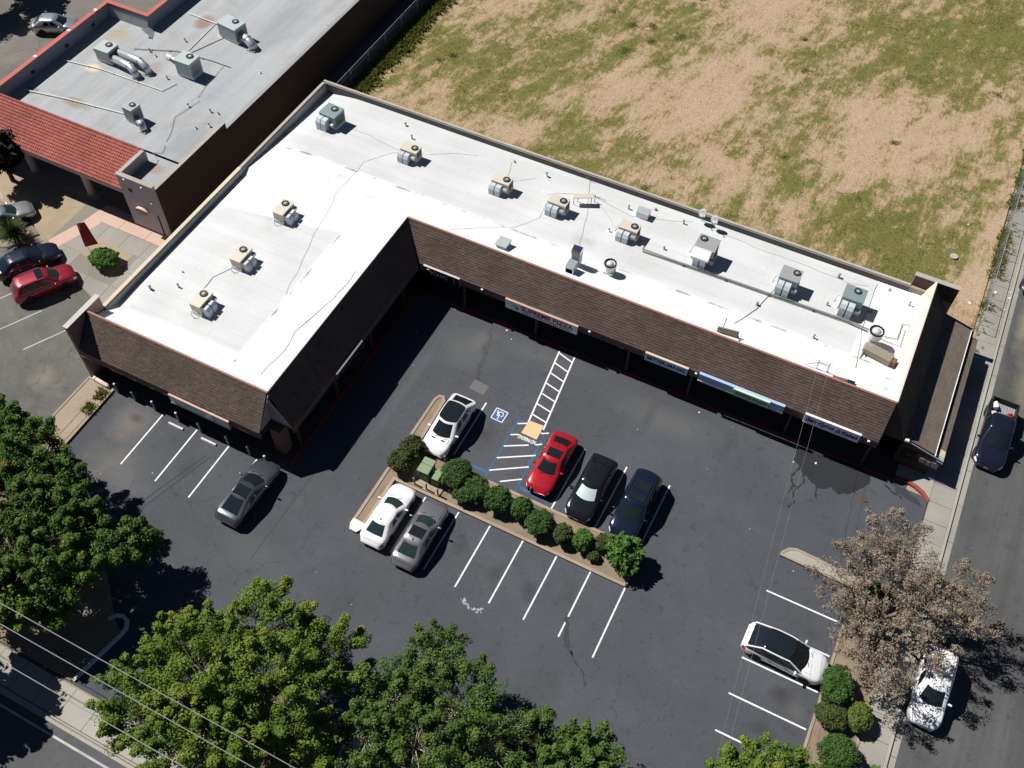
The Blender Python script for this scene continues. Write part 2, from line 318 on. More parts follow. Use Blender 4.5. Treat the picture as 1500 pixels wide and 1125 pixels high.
slabwalk('main_street_walk', 'concrete_grey', -75, 4.5, 11, 6.3, 1.8, 1.8, .1)
struct('main_street_kerb', MB().box(-75, 4.12, -.05, 12, 4.46, .13), 'concrete_grey')

# store front walks with a red kerb
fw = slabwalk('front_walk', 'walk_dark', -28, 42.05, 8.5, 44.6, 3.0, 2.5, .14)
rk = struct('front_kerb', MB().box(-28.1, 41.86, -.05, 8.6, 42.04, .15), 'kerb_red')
cp = [(8.6, 42.0), (9.3, 42.1), (10.0, 41.95), (10.6, 41.65), (11.05, 41.2)]
MB().prism([(x, y) for x, y in cp] + [(x+.1, y+.24) for x, y in cp[::-1]], -.05, .15).build('curved_kerb', mat('kerb_red_faded', (.26, .06, .05), .85, var=.35, scale=3), rk)
struct('corner_apron', MB().prism([(8.65, 42.3), (9.4, 42.36), (10.1, 42.2), (10.75, 41.86), (11.09, 41.4), (11.09, 55.4), (8.65, 55.4)], -.05, .12), 'concrete_grey')
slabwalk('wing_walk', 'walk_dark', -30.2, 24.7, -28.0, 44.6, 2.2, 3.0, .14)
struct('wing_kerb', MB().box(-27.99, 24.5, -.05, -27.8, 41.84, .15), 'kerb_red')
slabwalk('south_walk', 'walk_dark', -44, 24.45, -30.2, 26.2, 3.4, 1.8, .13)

# planting islands: kerb + soil
def island_bed(name, outer, w, soil='soil', kerb='concrete_warm', top=.1, zk=.15):
    n = len(outer); cx = sum(p[0] for p in outer)/n; cy = sum(p[1] for p in outer)/n
    inner = []
    for i in range(n):
        a, b, c = Vector(outer[i-1]), Vector(outer[i]), Vector(outer[(i+1) % n])
        d1 = (b-a).normalized(); d2 = (c-b).normalized(); n1 = Vector((-d1.y, d1.x)); n2 = Vector((-d2.y, d2.x)); m = (n1+n2)
        m = m/max(.3, m.length_squared)*2*w; inner.append((b.x+m.x, b.y+m.y))
    area = sum(outer[i][0]*outer[(i+1) % n][1]-outer[(i+1) % n][0]*outer[i][1] for i in range(n))
    if area < 0: return island_bed(name, outer[::-1], w, soil, kerb, top, zk)
    o = struct(name, MB().prism(inner, -.05, top), soil)
    mb = MB()
    for i in range(n):
        j = (i+1) % n; mb.add([(*outer[i], -.05), (*outer[j], -.05), (*inner[j], -.05), (*inner[i], -.05), (*outer[i], zk), (*outer[j], zk), (*inner[j], zk), (*inner[i], zk)], [(4, 5, 6, 7), (0, 1, 5, 4), (2, 3, 7, 6)])
    mb.build('kerb', kerb, o); return o
bed = island_bed('planting_island', [(-21.95, 22.6), (-21.75, 22.2), (-21.25, 22.2), (-21.02, 22.6), (-21.02, 26.62), (-4.5, 26.55), (-4.38, 26.7), (-4.38, 28.6), (-5.2, 29.4), (-18.6, 29.5), (-18.9, 30.15), (-21.0, 30.2), (-21.12, 33.8), (-21.4, 34.1), (-21.75, 34.05), (-21.95, 33.6)], .2)
MB().prism([(-21.95, 22.6), (-21.75, 22.18), (-21.25, 22.18), (-21.0, 22.6), (-21.02, 22.95), (-21.93, 23.0)], .148, .17).build('painted_nose', 'kerb_white', bed)
MB().box(-20.2, 26.85, .05, -17.8, 27.9, .19).build('equipment_pad', 'concrete_warm', bed)
lb = island_bed('west_island', [(-44.6, 24.1), (-44.6, 18.4), (-43.2, 18.0), (-42.5, 18.0), (-42.15, 18.5), (-42.25, 24.0)], .16, 'soil_pale', 'concrete_warm', .1)
for (a, b, c, d) in ((-44.4, 21.5, -43.1, 23.9), (-44.4, 18.95, -43.1, 21.45), (-42.98, 18.9, -42.45, 21.5), (-42.98, 21.55, -42.45, 23.8)): box('slab', 'concrete_warm', lb, a, b, .08, c, d, .125)
ei = island_bed('east_island', [(3.5, 33.05), (3.5, 33.35), (3.85, 33.8), (4.3, 33.98), (4.8, 33.98), (8.3, 33.75), (8.3, 32.9)], .16, 'concrete_grey', 'concrete_warm', .12)
eb = island_bed('east_bed', [(8.3, 6.6), (11.08, 6.6), (11.08, 33.9), (8.32, 33.9)], .16, 'soil', 'concrete_warm', .1)
island_bed('south_bed', [(-12.2, 6.5), (8.2, 6.5), (8.2, 11.6), (-12.2, 11.6)], .16, 'soil', 'concrete_grey', .1)
island_bed('south_west_bed', [(-24.3, 6.5), (-15.6, 6.5), (-15.6, 11.4), (-24.3, 11.4)], .16, 'soil', 'concrete_grey', .1)
db = struct('driveway_bed', MB().prism([(-30.9, 6.5), (-30.3, 10.2), (-31.2, 10.7), (-33.5, 12.8), (-44.5, 17.2), (-44.5, 6.5)], -.05, .08), 'soil')
hk = [(-30.75, 6.6), (-30.42, 8.4), (-30.12, 10.0), (-30.1, 10.5), (-30.35, 10.88), (-30.75, 11.0), (-31.15, 10.85), (-31.4, 10.45)]; hm = MB()
for a_, b_ in zip(hk, hk[1:]):
    d_ = (Vector(b_)-Vector(a_)).normalized(); n_ = Vector((-d_.y, d_.x))*.11; hm.prism([tuple(Vector(a_)+n_-d_*.02), tuple(Vector(b_)+n_+d_*.02), tuple(Vector(b_)-n_+d_*.02), tuple(Vector(a_)-n_-d_*.02)], -.05, .15+.001*hk.index(a_))
hm.build('hooked_kerb', 'kerb_white', db)

# painted markings
def line(x0, y0, x1, y1, wd=.1, m='line_white', name='stall_line', par=lot, z=.004):
    a, b = Vector((x0, y0)), Vector((x1, y1)); d = (b-a).normalized(); n = Vector((-d.y, d.x))*wd/2
    return MB().prism([tuple(a+n), tuple(b+n), tuple(b-n), tuple(a-n)], z-.006, z).build(name, m, par)
for i in range(5): line(-13.86+i*2.36+.02*(i == 2), 26.55, -13.86+i*2.36, 21.8 if i < 4 else 21.55)
line(-18.6, 26.5, -18.62, 22.0); line(-16.13, 26.5, -16.17, 21.95)
for x in (-10.8, -7.7, -4.6): line(x, 34.68, x-.08, 29.5)
line(-18.54, 35.03, -18.52, 30.2)
for i, x in enumerate((-37.98, -35.12, -32.4, -30.1)): line(x, 23.95, x+.03, 19.4)
for y, x0 in ((30.4, 3.5), (28.05, 3.5), (25.62, 3.52), (23.22, 3.53), (20.85, 3.55), (18.45, 3.55)): line(x0, y, 8.18, y)
L0, L1, R0, R1 = (-15.92, 41.6), (-15.16, 34.6), (-14.7, 41.6), (-14.0, 34.8)
line(*L0, *L1, .11, name='crosswalk_rail'); line(*R0, *R1, .11, name='crosswalk_rail')
lerp = lambda a, b, t: (a[0]+(b[0]-a[0])*t, a[1]+(b[1]-a[1])*t)
for k in range(8):
    t = .03+k*.137; line(*lerp(L0, L1, t), *lerp(R0, R1, max(0, t+.055)), .1, name='crosswalk_bar', z=.0075)
line(-15.9, 34.9, -15.83, 29.7, .1, 'line_blue', 'access_aisle_edge'); line(-13.75, 34.4, -13.56, 29.5, .1, 'line_blue', 'access_aisle_edge')
line(-18.4, 30.0, -15.9, 30.05, .22, 'line_blue', 'access_aisle_edge'); line(-13.4, 29.95, -11.0, 29.85, .2, 'line_blue', 'access_aisle_edge'); line(-15.9, 34.75, -15.2, 34.8, .1, 'line_blue', 'access_aisle_edge')
for (a, b, c, d) in ((-15.81, 34.45, -15.2, 34.78), (-15.82, 33.42, -15.35, 33.68), (-14.0, 34.45, -13.54, 34.73), (-15.83, 32.38, -14.35, 33.22), (-13.95, 33.45, -13.56, 33.71), (-15.82, 31.33, -13.57, 32.69), (-15.83, 30.23, -13.58, 31.67), (-14.79, 29.78, -13.57, 30.61)): line(a, b, c, d, .1, name='hatch_line', z=.0075)
MB().prism([(-15.2, 35.05), (-14.1, 35.1), (-14.05, 33.85), (-15.25, 33.88)], .002, .03).build('tactile_mat', mat('tactile_tan', (.62, .46, .26), .85, var=.12, scale=8, bump=.6), lot)
text('no_parking_lettering', 'NO PARKING', 'line_white', lot, (-14.66, 33.58, .0135), .42, (0, 0, R(180)), 1.32, bold=.012, ext=.003)
MB().prism([(-17.68, 34.06), (-16.82, 34.03), (-16.79, 34.95), (-17.68, 34.98)], -.002, .004).build('accessible_panel', 'line_blue', lot)
for a in ((-17.68, 34.06, -16.82, 34.03), (-16.82, 34.03, -16.79, 34.95), (-16.79, 34.95, -17.68, 34.98), (-17.68, 34.98, -17.68, 34.06)): line(*a, .06, name='accessible_border', z=.008)
ring = [(-17.2+.2*math.cos(a), 34.6+.2*math.sin(a)) for a in [R(-60+i*24) for i in range(13)]]
sym = MB()
for i in range(len(ring)-1):
    a, b = Vector(ring[i]), Vector(ring[i+1]); d = (b-a).normalized(); n = Vector((-d.y, d.x))*.03; sym.prism([tuple(a+n), tuple(b+n), tuple(b-n), tuple(a-n)], 0, .008)
for a, b in (((-17.24, 34.3), (-17.24, 34.56)), ((-17.24, 34.56), (-17.42, 34.6)), ((-17.42, 34.6), (-17.5, 34.82)), ((-17.24, 34.42), (-17.42, 34.44))):
    a, b = Vector(a), Vector(b); d = (b-a).normalized(); n = Vector((-d.y, d.x))*.032; sym.prism([tuple(a+n), tuple(b+n), tuple(b-n), tuple(a-n)], 0, .0085)
sym.lathe((-17.24, 34.2, 0), [(.055, 0), (.055, .009)], 10).build('wheelchair_symbol', 'line_white', lot)
MB().prism([(-20.25, 35.6), (-19.05, 35.5), (-19.0, 36.38), (-20.2, 36.46)], -.003, .003).build('pavement_patch', mat('patch_grey', (.13, .128, .125), .9, var=.2), lot)
MB().lathe((7.07, 39.57, -.02), [(.34, 0), (.34, .026), (.3, .03)], 20).build('manhole_cover', mat('manhole', (.1, .075, .06), .8, .2, .3, 4), lot)
for (x, y, a) in ((-55.3, 27.05, 62), (-52.5, 26.05, 62), (-49.6, 25.5, 62), (-58, 28.1, 62)): line(x-1.9*math.cos(R(a)), y-1.9*math.sin(R(a)), x+1.4*math.cos(R(a)), y+1.4*math.sin(R(a)), .1, 'line_worn', 'stall_line', nlot, 0)

def blot(name, pts, m, z=.0055, n=90, amp=.25, fr=1.6, par=lot):
    """irregular spill with a ragged rim"""
    out = []
    P = [Vector((*p, 0)) for p in pts]; k = len(P)
    for i in range(n):
        t = i/n*k; a, b, f = P[int(t) % k], P[(int(t)+1) % k], t-int(t); p = a.lerp(b, f)
        q = noise.noise_vector(p*fr)*amp + noise.noise_vector(p*fr*4)*amp*.4; out.append((p.x+q.x, p.y+q.y))
    return MB().prism(out, z-.004, z).build(name, m, par)
wet = mat('wet_asphalt', (.014, .015, .017), .6, 0, .3, 3, spec=.5)
blot('wet_stain', [(2.1, 41.6), (4.6, 41.8), (6.6, 41.85), (7.3, 41.5), (7.1, 40.5), (6.5, 39.7), (5.7, 39.2), (5.0, 39.5), (4.3, 38.9), (3.6, 39.4), (3.0, 39.6), (2.2, 40.4)], mat('damp_asphalt', (.02, .022, .026), .65, 0, .35, 3), .005, 150, .2, 1.7)
for pts in ([(2.7, 40.8), (2.75, 39.9), (2.45, 39.1), (2.7, 38.4), (2.6, 37.6)], [(3.3, 40.5), (3.1, 39.6), (3.3, 38.9), (2.9, 38.0), (3.15, 37.1), (2.85, 36.6)], [(4.1, 40.5), (4.3, 39.7), (4.15, 38.8), (4.4, 38.1)], [(4.9, 40.7), (5.5, 40.1), (5.7, 39.5)], [(5.9, 40.7), (6.5, 39.9), (7.0, 39.3), (7.6, 39.5)], [(2.7, 38.6), (3.2, 38.3)], [(8.2, 41.3), (8.9, 40.9), (9.6, 40.75)], [(-7.0, 23.3), (-6.5, 22.5), (-6.2, 21.6), (-5.3, 20.9), (-4.6, 20.5), (-4.0, 19.6)], [(-6.8, 23.2), (-6.3, 22.2), (-5.9, 21.5), (-5.5, 21.0)], [(-6.6, 22.9), (-6.5, 22.0), (-6.0, 21.3)]):
    Pp = []
    for a, b in zip(pts, pts[1:]):
        for i in range(5): t = i/5; q = Vector((a[0]+(b[0]-a[0])*t, a[1]+(b[1]-a[1])*t, 0)); r = noise.noise_vector(q*3.1)*.1; Pp.append((q.x+r.x, q.y+r.y))
    mb = MB()
    for i in range(len(Pp)-1):
        a, b = Vector(Pp[i]), Vector(Pp[i+1]); d = (b-a).normalized(); wdt = .045+.03*math.sin(i*1.7); n = Vector((-d.y, d.x))*wdt; mb.sheet([tuple(a+n-d*.03), tuple(b+n+d*.03), tuple(b-n+d*.03), tuple(a-n-d*.03)], .007+.0002*i)
    mb.build('wet_trickle', wet if pts[0][1] > 30 else mat('old_trickle', (.04, .041, .046), .7, 0, .2), lot)
blot('damp_patch', [(8.3, 41.8), (9.6, 41.55), (10.5, 41.15), (10.8, 40.7), (10.2, 40.7), (9, 41.2)], mat('damp', (.035, .039, .047), .6, 0, .3, 3), .0045, 120, .22, 2.2)
spl = MB()
for i in range(46):
    a = R(200+i*2.9+random.uniform(-4, 4)); r = .72+random.uniform(-.14, .14); x, y = -12.3+r*1.15*math.cos(a), 21.55+r*.8*math.sin(a); s = random.uniform(.02, .075)
    spl.prism([(x+s*random.uniform(.5, 1.3)*math.cos(b), y+s*random.uniform(.5, 1.3)*math.sin(b)) for b in [R(k*60) for k in range(6)]], .001, .0052+i*.00005)
tag(spl.build('paint_splash', mat('splash', (.3, .36, .37), .8, var=.2), lot), kind='stuff')
tr = MB()   # old tyre marks
for (x0, y0, x1, y1) in ((-33.3, 22.6, -35.5, 15.8), (-33.0, 22.5, -35.1, 15.6)):
    pts = [lerp((x0, y0), (x1, y1), i/8) for i in range(9)]
    for a, b in zip(pts, pts[1:]): tr.prism([(a[0]-.05, a[1]), (a[0]+.05, a[1]), (b[0]+.05, b[1]), (b[0]-.05, b[1])], -.002, .0032)
tr.build('tyre_mark', mat('rubber_mark', (.043, .043, .046), .9, var=.2), lot)
line(-26.1, 24.6, -26.2, 17.6, .05, mat('wire_shadow_dark', (.045, .046, .05), .9, var=.2).name, 'wire_shadow_line', lot, .0036)  # shadow of an overhead wire, painted as a thin dark line on the asphalt
lit = MB()
for (x, y, s) in [(-19.5, 40.9, .1), (-20.2, 41.5, .14), (-24.6, 41.5, .06), (-26, 38.2, .06), (-24.7, 35.5, .05), (-4.9, 41.1, .11), (-2.4, 41.0, .06), (2.2, 40.2, .09), (3.6, 40.8, .16), (-8.2, 37.8, .06), (-2.8, 37, .05), (-35.6, 19.8, .08), (-38.6, 18.2, .06), (-22, 18.7, .05), (-18.9, 17.9, .05), (5.6, 27.5, .06), (4.6, 32.4, .06), (1.2, 34, .05),
                  (11.29, 64, .2), (11.58, 62.1, .24), (11.35, 60.4, .16), (12.63, 61.96, .16), (10.11, 68.8, .3), (8.19, 68.7, .14), (8.4, 64.9, .14), (2.45, 73.7, .32), (2.3, 73.4, .2), (12.6, 62.6, .12), (12.5, 60.6, .12), (10, 60.2, .2), (9.9, 62.9, .12)]:
    s *= .75
    lit.solid([(x+s*random.uniform(.5, 1)*math.cos(b), y+s*random.uniform(.5, 1)*math.sin(b), (.13 if x > 11 else .012)+random.uniform(0, .03)) for b in [R(k*72+random.uniform(-15, 15)) for k in range(5)]], (0, 0, .02))
tag(lit.build('litter', 'white_box'), 'scraps of white paper litter on lot, field and walk', 'litter', kind='stuff')

# plaza of the neighbour: pink walk, slabs, bare planters
plz = struct('plaza', MB().prism([(-44.62, 27.9), (-49.1, 29.75), (-56.4, 32.6), (-56.4, 38.6), (-44.62, 38.6)], -.05, .085), mat('joint_grey', (.22, .2, .17), .95, var=.2))
edge = lambda x: 29.75-(x+49.1)*.39
def pslab(m, poly, z=.1): MB().prism(poly, .0, z+random.uniform(-.003, .003)).build('slab', m, plz)
for i in range(5):
    for j in range(5):
        x0, x1, y0, y1 = -55.2+i*2.1, -53.13+i*2.1, 28.2+j*1.65, 29.82+j*1.65
        if x1 > -44.7 or max(edge(x0), edge(x1)) > y1-.1 or (x0 > -53.95 and x1 < -48.5 and y0 > 31.4 and y1 < 35.0): continue
        pl = [(x0, max(y0, edge(x0)+.05)), (x1, max(y0, edge(x1)+.05)), (x1, y1), (x0, y1)]; pslab('concrete', pl)
for i in range(4): pslab('concrete_pink', [(-54.9+i*2.6, 36.48), (-52.33+i*2.6, 36.48), (-52.33+i*2.6, 38.2), (-54.9+i*2.6, 38.2)] if i < 3 else [(-47.1, 36.48), (-44.65, 36.48), (-44.65, 38.2), (-47.1, 38.2)], .102)
pslab('concrete_pink', [(-56.35, 33.0), (-55.3, 32.45), (-53.95, 36.3), (-54.9, 38.1), (-55.35, 35.8)], .104)
MB().prism([(-53.9, 35.0), (-49.4, 34.85), (-49.5, 32.2), (-53.95, 33.3)], .0, .098).build('planter_soil', 'soil_pale', plz)
fr = struct('forecourt', MB().prism([(-90, 38.4), (-55.4, 38.2), (-55.0, 37.7), (-55.4, 35.7), (-56.4, 33), (-60, 34.3), (-90, 37.5)], -.05, .06), 'soil_pale')
MB().prism([(-90, 38.4), (-56, 38.2), (-56, 42), (-90, 42)], -.05, .1).build('arcade_floor', 'concrete_grey', fr)
MB().prism([(-66.5, 34.0), (-60.0, 34.3), (-57.5, 33.2), (-58, 32.4), (-66.5, 30.5)], -.05, .055).build('soil_patch', 'soil', fr)
line(-66.8, 37.6, -62.9, 34.9, .12, 'line_worn', 'painted_edge', fr, .07)

# dry field with mown grass
def fgreen(x, y):
    u, v = x*.3+y*.95, x*.95-y*.3
    s = .75*noise.noise(Vector((x*.07+3, y*.07, 1))) + .55*noise.noise(Vector((u*.1, v*.4, 4))) + .7*noise.noise(Vector((u*.25, v*.6, 7))) + .75*noise.noise(Vector((u*.5, v*1.3, 2))) + .5*noise.noise(Vector((x*1.7, y*1.7, 5)))
    for (bx, by, rx, ry, k) in FB: s += k*math.exp(-(((x-bx)/rx)**2+((y-by)/ry)**2))
    return s
FB = [(-22, 71, 6, 5, -1.1), (-16, 77, 5, 7, -1.0), (-30, 62, 4, 2, -.7), (-13, 66, 5, 2.5, -.7), (-17.5, 61.5, 4, 2, -.8), (0, 72, 3.5, 6, -.9), (-4, 62, 5, 2, -.4), (-34, 66, 6, 5, .5), (-27, 57.5, 9, 1.4, .5), (-8, 58, 12, 2, .5), (-30, 73, 5, 4, .4), (-9, 74, 4, 4, .5), (-10, 69.5, 5, 2.5, .5), (3, 62, 4, 4, .35), (9.6, 60, 1.5, 4, -.9), (10.4, 66, 1.0, 9, -.5), (8, 76, 3, 5, .35), (-18, 90, 8, 6, -.7), (2, 92, 8, 6, .3)]
x0, x1, y0, y1, st = -45.6, 11.0, 55.3, 108, .26
nx, ny = int((x1-x0)/st)+1, int((y1-y0)/st)+1
mb = MB(); G = np.zeros((ny, nx))
P = []
for j in range(ny):
    row = []
    for i in range(nx):
        x, y = x0+i*st, y0+j*st; G[j, i] = fgreen(x, y); row.append((x, y, .05+.06*noise.noise(Vector((x*.35, y*.35, 0)))))
    P.append(row)
mb.grid(P)
m, nt, b = _nt('field_soil', .95, 0, .15); p = pos(nt)
at = nt.nodes.new('ShaderNodeAttribute'); at.attribute_name = 'green'
fn = _noise(nt, 2.6, 8, .75, p, 1.0); ff = _noise(nt, 8, 6, .8, p)
mp = nt.nodes.new('ShaderNodeMapping'); mp.inputs['Scale'].default_value = (3.2, .7, 1); mp.inputs['Rotation'].default_value = (0, 0, R(17)); nt.links.new(p, mp.inputs[0])
sn = _noise(nt, 1.3, 5, .65, mp.outputs[0], .5)
a1 = nt.nodes.new('ShaderNodeMath'); a1.operation = 'MULTIPLY_ADD'; nt.links.new(fn.outputs[0], a1.inputs[0]); a1.inputs[1].default_value = .9; nt.links.new(at.outputs['Fac'], a1.inputs[2])
a2 = nt.nodes.new('ShaderNodeMath'); a2.operation = 'MULTIPLY_ADD'; nt.links.new(sn.outputs[0], a2.inputs[0]); a2.inputs[1].default_value = .9; nt.links.new(a1.outputs[0], a2.inputs[2])
a3 = nt.nodes.new('ShaderNodeMath'); a3.operation = 'MULTIPLY_ADD'; nt.links.new(_noise(nt, 6.5, 5, .7, p, .4).outputs[0], a3.inputs[0]); a3.inputs[1].default_value = .55; nt.links.new(a2.outputs[0], a3.inputs[2])
def rng(sock, lo, hi):
    k_ = nt.nodes.new('ShaderNodeMapRange'); k_.inputs[1].default_value = lo; k_.inputs[2].default_value = hi; nt.links.new(sock, k_.inputs[0]); return k_.outputs[0]
c = _ramp(nt, rng(a3.outputs[0], .8, 1.42), [(.1, (.49, .36, .245)), (.5, (.41, .295, .17)), (.9, (.29, .23, .095))]).outputs[0]
c = _mix(nt, _ramp(nt, rng(a2.outputs[0], .6, 1.16), [(.3, 0), (.74, .88)]).outputs[0], c, (.165, .165, .045))
c = _mix(nt, 1.0, c, _ramp(nt, ff.outputs[0], [(.3, .5), (.62, 1)]).outputs[0], 'MULTIPLY')
nt.links.new(c, b.inputs['Base Color']); _bump(nt, b, fn.outputs[0], .8, .12)
fo = mb.build('field', m); tag(fo, kind='structure')
fo.data.attributes.new('green', 'FLOAT', 'POINT').data.foreach_set('value', np.clip(G.ravel()*.34, -.9, .9).astype(np.float32))
# grass tufts and stubble over it
def tufts(name, n, area, dens, hmin, hmax, m, tint_of, zb=.05, lean=.5):
    vs, ti = [], []
    for _ in range(n):
        x, y = random.uniform(area[0], area[1]), random.uniform(area[2], area[3]); gv = dens(x, y)
        if random.random() > gv: continue
        t0 = tint_of(x, y)
        for _k in range(4):
            a = random.uniform(0, 6.28); h = random.uniform(hmin, hmax); wd = h*.5; cx, cy = x+random.gauss(0, .09), y+random.gauss(0, .09)
            ux, uy = math.cos(a)*wd/2, math.sin(a)*wd/2; lx, ly = random.gauss(0, lean)*h, random.gauss(0, lean)*h
            vs += [(cx-ux, cy-uy, zb-.03), (cx+ux, cy+uy, zb-.03), (cx+ux*.4+lx, cy+uy*.4+ly, zb+h), (cx-ux*.4+lx, cy-uy*.4+ly, zb+h*.9)]; ti.append(min(.7, max(0, t0+random.gauss(0, .1))))
    return quads(name, vs, m, ti)
foliage('grass_leaf', [(.48, .36, .21), (.38, .31, .12), (.22, .225, .055), (.14, .17, .04), (.09, .12, .03)], .35)
gr = link('grass', tufts('grass', 70000, (-45.4, 10.9, 55.4, 106), lambda x, y: min(.95, max(.05, .3+.7*fgreen(x, y))), .035, .11, 'grass_leaf', lambda x, y: min(.6, max(.04, .3+.26*fgreen(x, y))), .05, 1.5))
tag(gr, 'mown dry grass and stubble covering the vacant field', 'grass', kind='stuff')
cl = [(random.uniform(-44, 10), random.uniform(56, 100), random.uniform(.2, .6)) for _ in range(26)]
V_ = []
for a, b, r in cl:
    V_.append(tufts('w', 80, (a-r, a+r, b-r, b+r), lambda x, y: .9*math.exp(-((x-a)**2+(y-b)**2)/r**2), .04, .15, 'grass_leaf', lambda x, y: .58, .05, 1.2))
bmw = bmesh.new()
for m_ in V_: bmw.from_mesh(m_); 
me_ = bpy.data.meshes.new('weed_clumps'); bmw.to_mesh(me_); bmw.free(); me_.materials.append(MATS['grass_leaf'])
for m_ in V_: bpy.data.meshes.remove(m_)
tag(link('weed_clumps', me_), 'scattered dark green weed clumps in the dry field', 'weeds', kind='stuff')
wd_ = link('weeds', tufts('weeds', 14000, (-46.0, -43.2, 57, 105), lambda x, y: .9*math.exp(-((x+45.0)/.9)**2), .15, .45, 'grass_leaf', lambda x, y: .55+.2*noise.noise(Vector((x, y, 3))), .05, .35)); tag(wd_, 'tall dark weeds along the wire fence beside the alley', 'weeds', kind='stuff')
wd2 = link('weeds', tufts('weeds', 9000, (10.6, 12.2, 55.5, 106), lambda x, y: (.9 if noise.noise(Vector((y*.35, 1.7, 0))) > .1 else .06)*math.exp(-((x-11.2)/.45)**2), .06, .2, 'grass_leaf', lambda x, y: .62, .08, .9)); tag(wd2, 'green weeds growing through the wire fence at the walk', 'weeds', kind='stuff')

# ---------------------------------------------------------------- the L-shaped strip mall
island('shingle_brown', [(.1, .068, .058), (.13, .09, .076), (.112, .078, .066), (.142, .1, .082), (.12, .082, .07)])
island('shingle_dark', [(.1, .073, .06), (.13, .098, .078), (.112, .082, .067), (.145, .11, .085), (.12, .088, .07)])
island('shingle_grey', [(.15, .122, .1), (.185, .152, .125), (.165, .135, .11)])
mall = thing('strip_mall', 'long L-shaped strip mall with white flat roof and brown shingled mansard', 'building', (0, 0, 0))
ZR = 5.5                                        # mansard ridge
def zdeck(x, y):
    top = 5.3 if x > -29.6 else 4.28+(x+44.1)/14.5*1.02          # crown running across both wings
    if y >= 43.7:
        d = y-43.7; cz = min(top, 4.5)-.3*math.exp(-max(0, x+44)/1.5); a = top-(top-cz)*min(1, d/3.3)
        return (a if d <= 3.3 else cz-.05*(d-3.3))
    e = -29.6-x; ew = 5.3-.62*min(1, e/3.8)-(.038*(e-3.8) if e > 3.8 else 0)-.28*math.exp(-max(0, x+44)/.9)
    return max(ew-.12*max(0, (30.5-y)/4.5), top-.3*(43.7-y), 5.25-.42*(y-26.0) - (.35 if x < -43 else 0))
def stain(x, y, z):
    """0 clean coating .. 1 grimy; field areas are duller than the re-coated bands"""
    if y >= 43.7: fld = min(1, max(0, (y-47.0)/.25)) if x < 3.0 else 0
    else: fld = min(1, max(0, (-33.45-x)/.2))*min(1, max(0, (y-28.0)/.3))*min(1, max(0, (40.8-y + (x+33.4)*.13)/.25))
    n = noise.noise(Vector((x*.35, y*.35, 1)))*.5+noise.noise(Vector((x*.12, y*.9, 5)))*.5
    s = fld*(.24+.16*n)
    cre = math.exp(-((y-47.0)/.08)**2)*(y > 43.7) + (math.exp(-((x+33.4)/.08)**2)*(27.5 < y < 41))
    k = noise.noise(Vector((x*.7, y*.7, 9)))+.5*noise.noise(Vector((x*2.5, y*2.5, 4))); s += cre*max(0, k+.1)*1.6
    for (bx, by, r, a) in ((-31.0, 32.5, 1.3, .35), (-37, 45.6, 1.1, .3), (-33.5, 45.0, .9, .25), (2.0, 44.9, .9, .3), (5.7, 46, .25, .8), (5.75, 44.9, .25, .7), (-30.6, 36.0, .8, .3), (4.6, 47.6, .9, .5), (-17.5, 48.5, 1.2, .25), (-30.3, 40.5, .8, .35)):
        s += .8*a*max(0, 1-((x-bx)**2+(y-by)**2)/r**2)*(.6+.8*noise.noise(Vector((x*1.6, y*1.6, 3))))
    for (bx, by) in HV:
        d_ = (x-bx)**2+(y-by+.4)**2
        if d_ < 3: s += .16*max(0, 1-d_/2.6)*(.7+.9*noise.noise(Vector((x*1.8, y*1.8, 6))))
    return max(0, min(1, s))
HV = [(-33.2, 50.5), (-25.3, 50.6), (-20.5, 50.6), (-14.7, 50.6), (-38.1, 40.3), (-38.1, 35), (-38.1, 30.4), (-40.9, 51.2), (-9, 51), (-2.7, 51), (1.7, 51.3), (-14.4, 46.2)]
m, nt, b = _nt('roof_white', .75, 0, .2); p = pos(nt); at = nt.nodes.new('ShaderNodeAttribute'); at.attribute_name = 'grime'
fn = _noise(nt, 3.5, 6, .7, p, .6); a1 = nt.nodes.new('ShaderNodeMath'); a1.operation = 'MULTIPLY_ADD'; nt.links.new(fn.outputs[0], a1.inputs[0]); a1.inputs[1].default_value = .16; nt.links.new(at.outputs['Fac'], a1.inputs[2])
mp = nt.nodes.new('ShaderNodeMapping'); mp.inputs['Scale'].default_value = (.25, 3.0, 1); nt.links.new(p, mp.inputs[0]); sn = _noise(nt, 1, 4, .6, mp.outputs[0])
a2 = nt.nodes.new('ShaderNodeMath'); a2.operation = 'MULTIPLY_ADD'; nt.links.new(sn.outputs[0], a2.inputs[0]); a2.inputs[1].default_value = .1; nt.links.new(a1.outputs[0], a2.inputs[2])
nt.links.new(_ramp(nt, a2.outputs[0], [(.12, (.7, .71, .71)), (.26, (.615, .63, .63)), (.45, (.5, .51, .505)), (.85, (.27, .26, .24))]).outputs[0], nt.nodes.new('NodeReroute').inputs[0])
rw = nt.nodes[-1].outputs[0]; bk = nt.nodes.new('ShaderNodeTexBrick'); bk.inputs['Scale'].default_value = 1; bk.inputs['Brick Width'].default_value = 9.1; bk.inputs['Row Height'].default_value = .92; bk.inputs['Mortar Size'].default_value = .022; bk.inputs['Mortar Smooth'].default_value = .3
for q_, v_ in (('Color1', 1), ('Color2', .985), ('Mortar', .86)): bk.inputs[q_].default_value = (v_, v_, v_, 1)
nt.links.new(p, bk.inputs['Vector']); nt.links.new(_mix(nt, 1.0, rw, bk.outputs[0], 'MULTIPLY'), b.inputs['Base Color']); _bump(nt, b, fn.outputs[0], .15, .03)
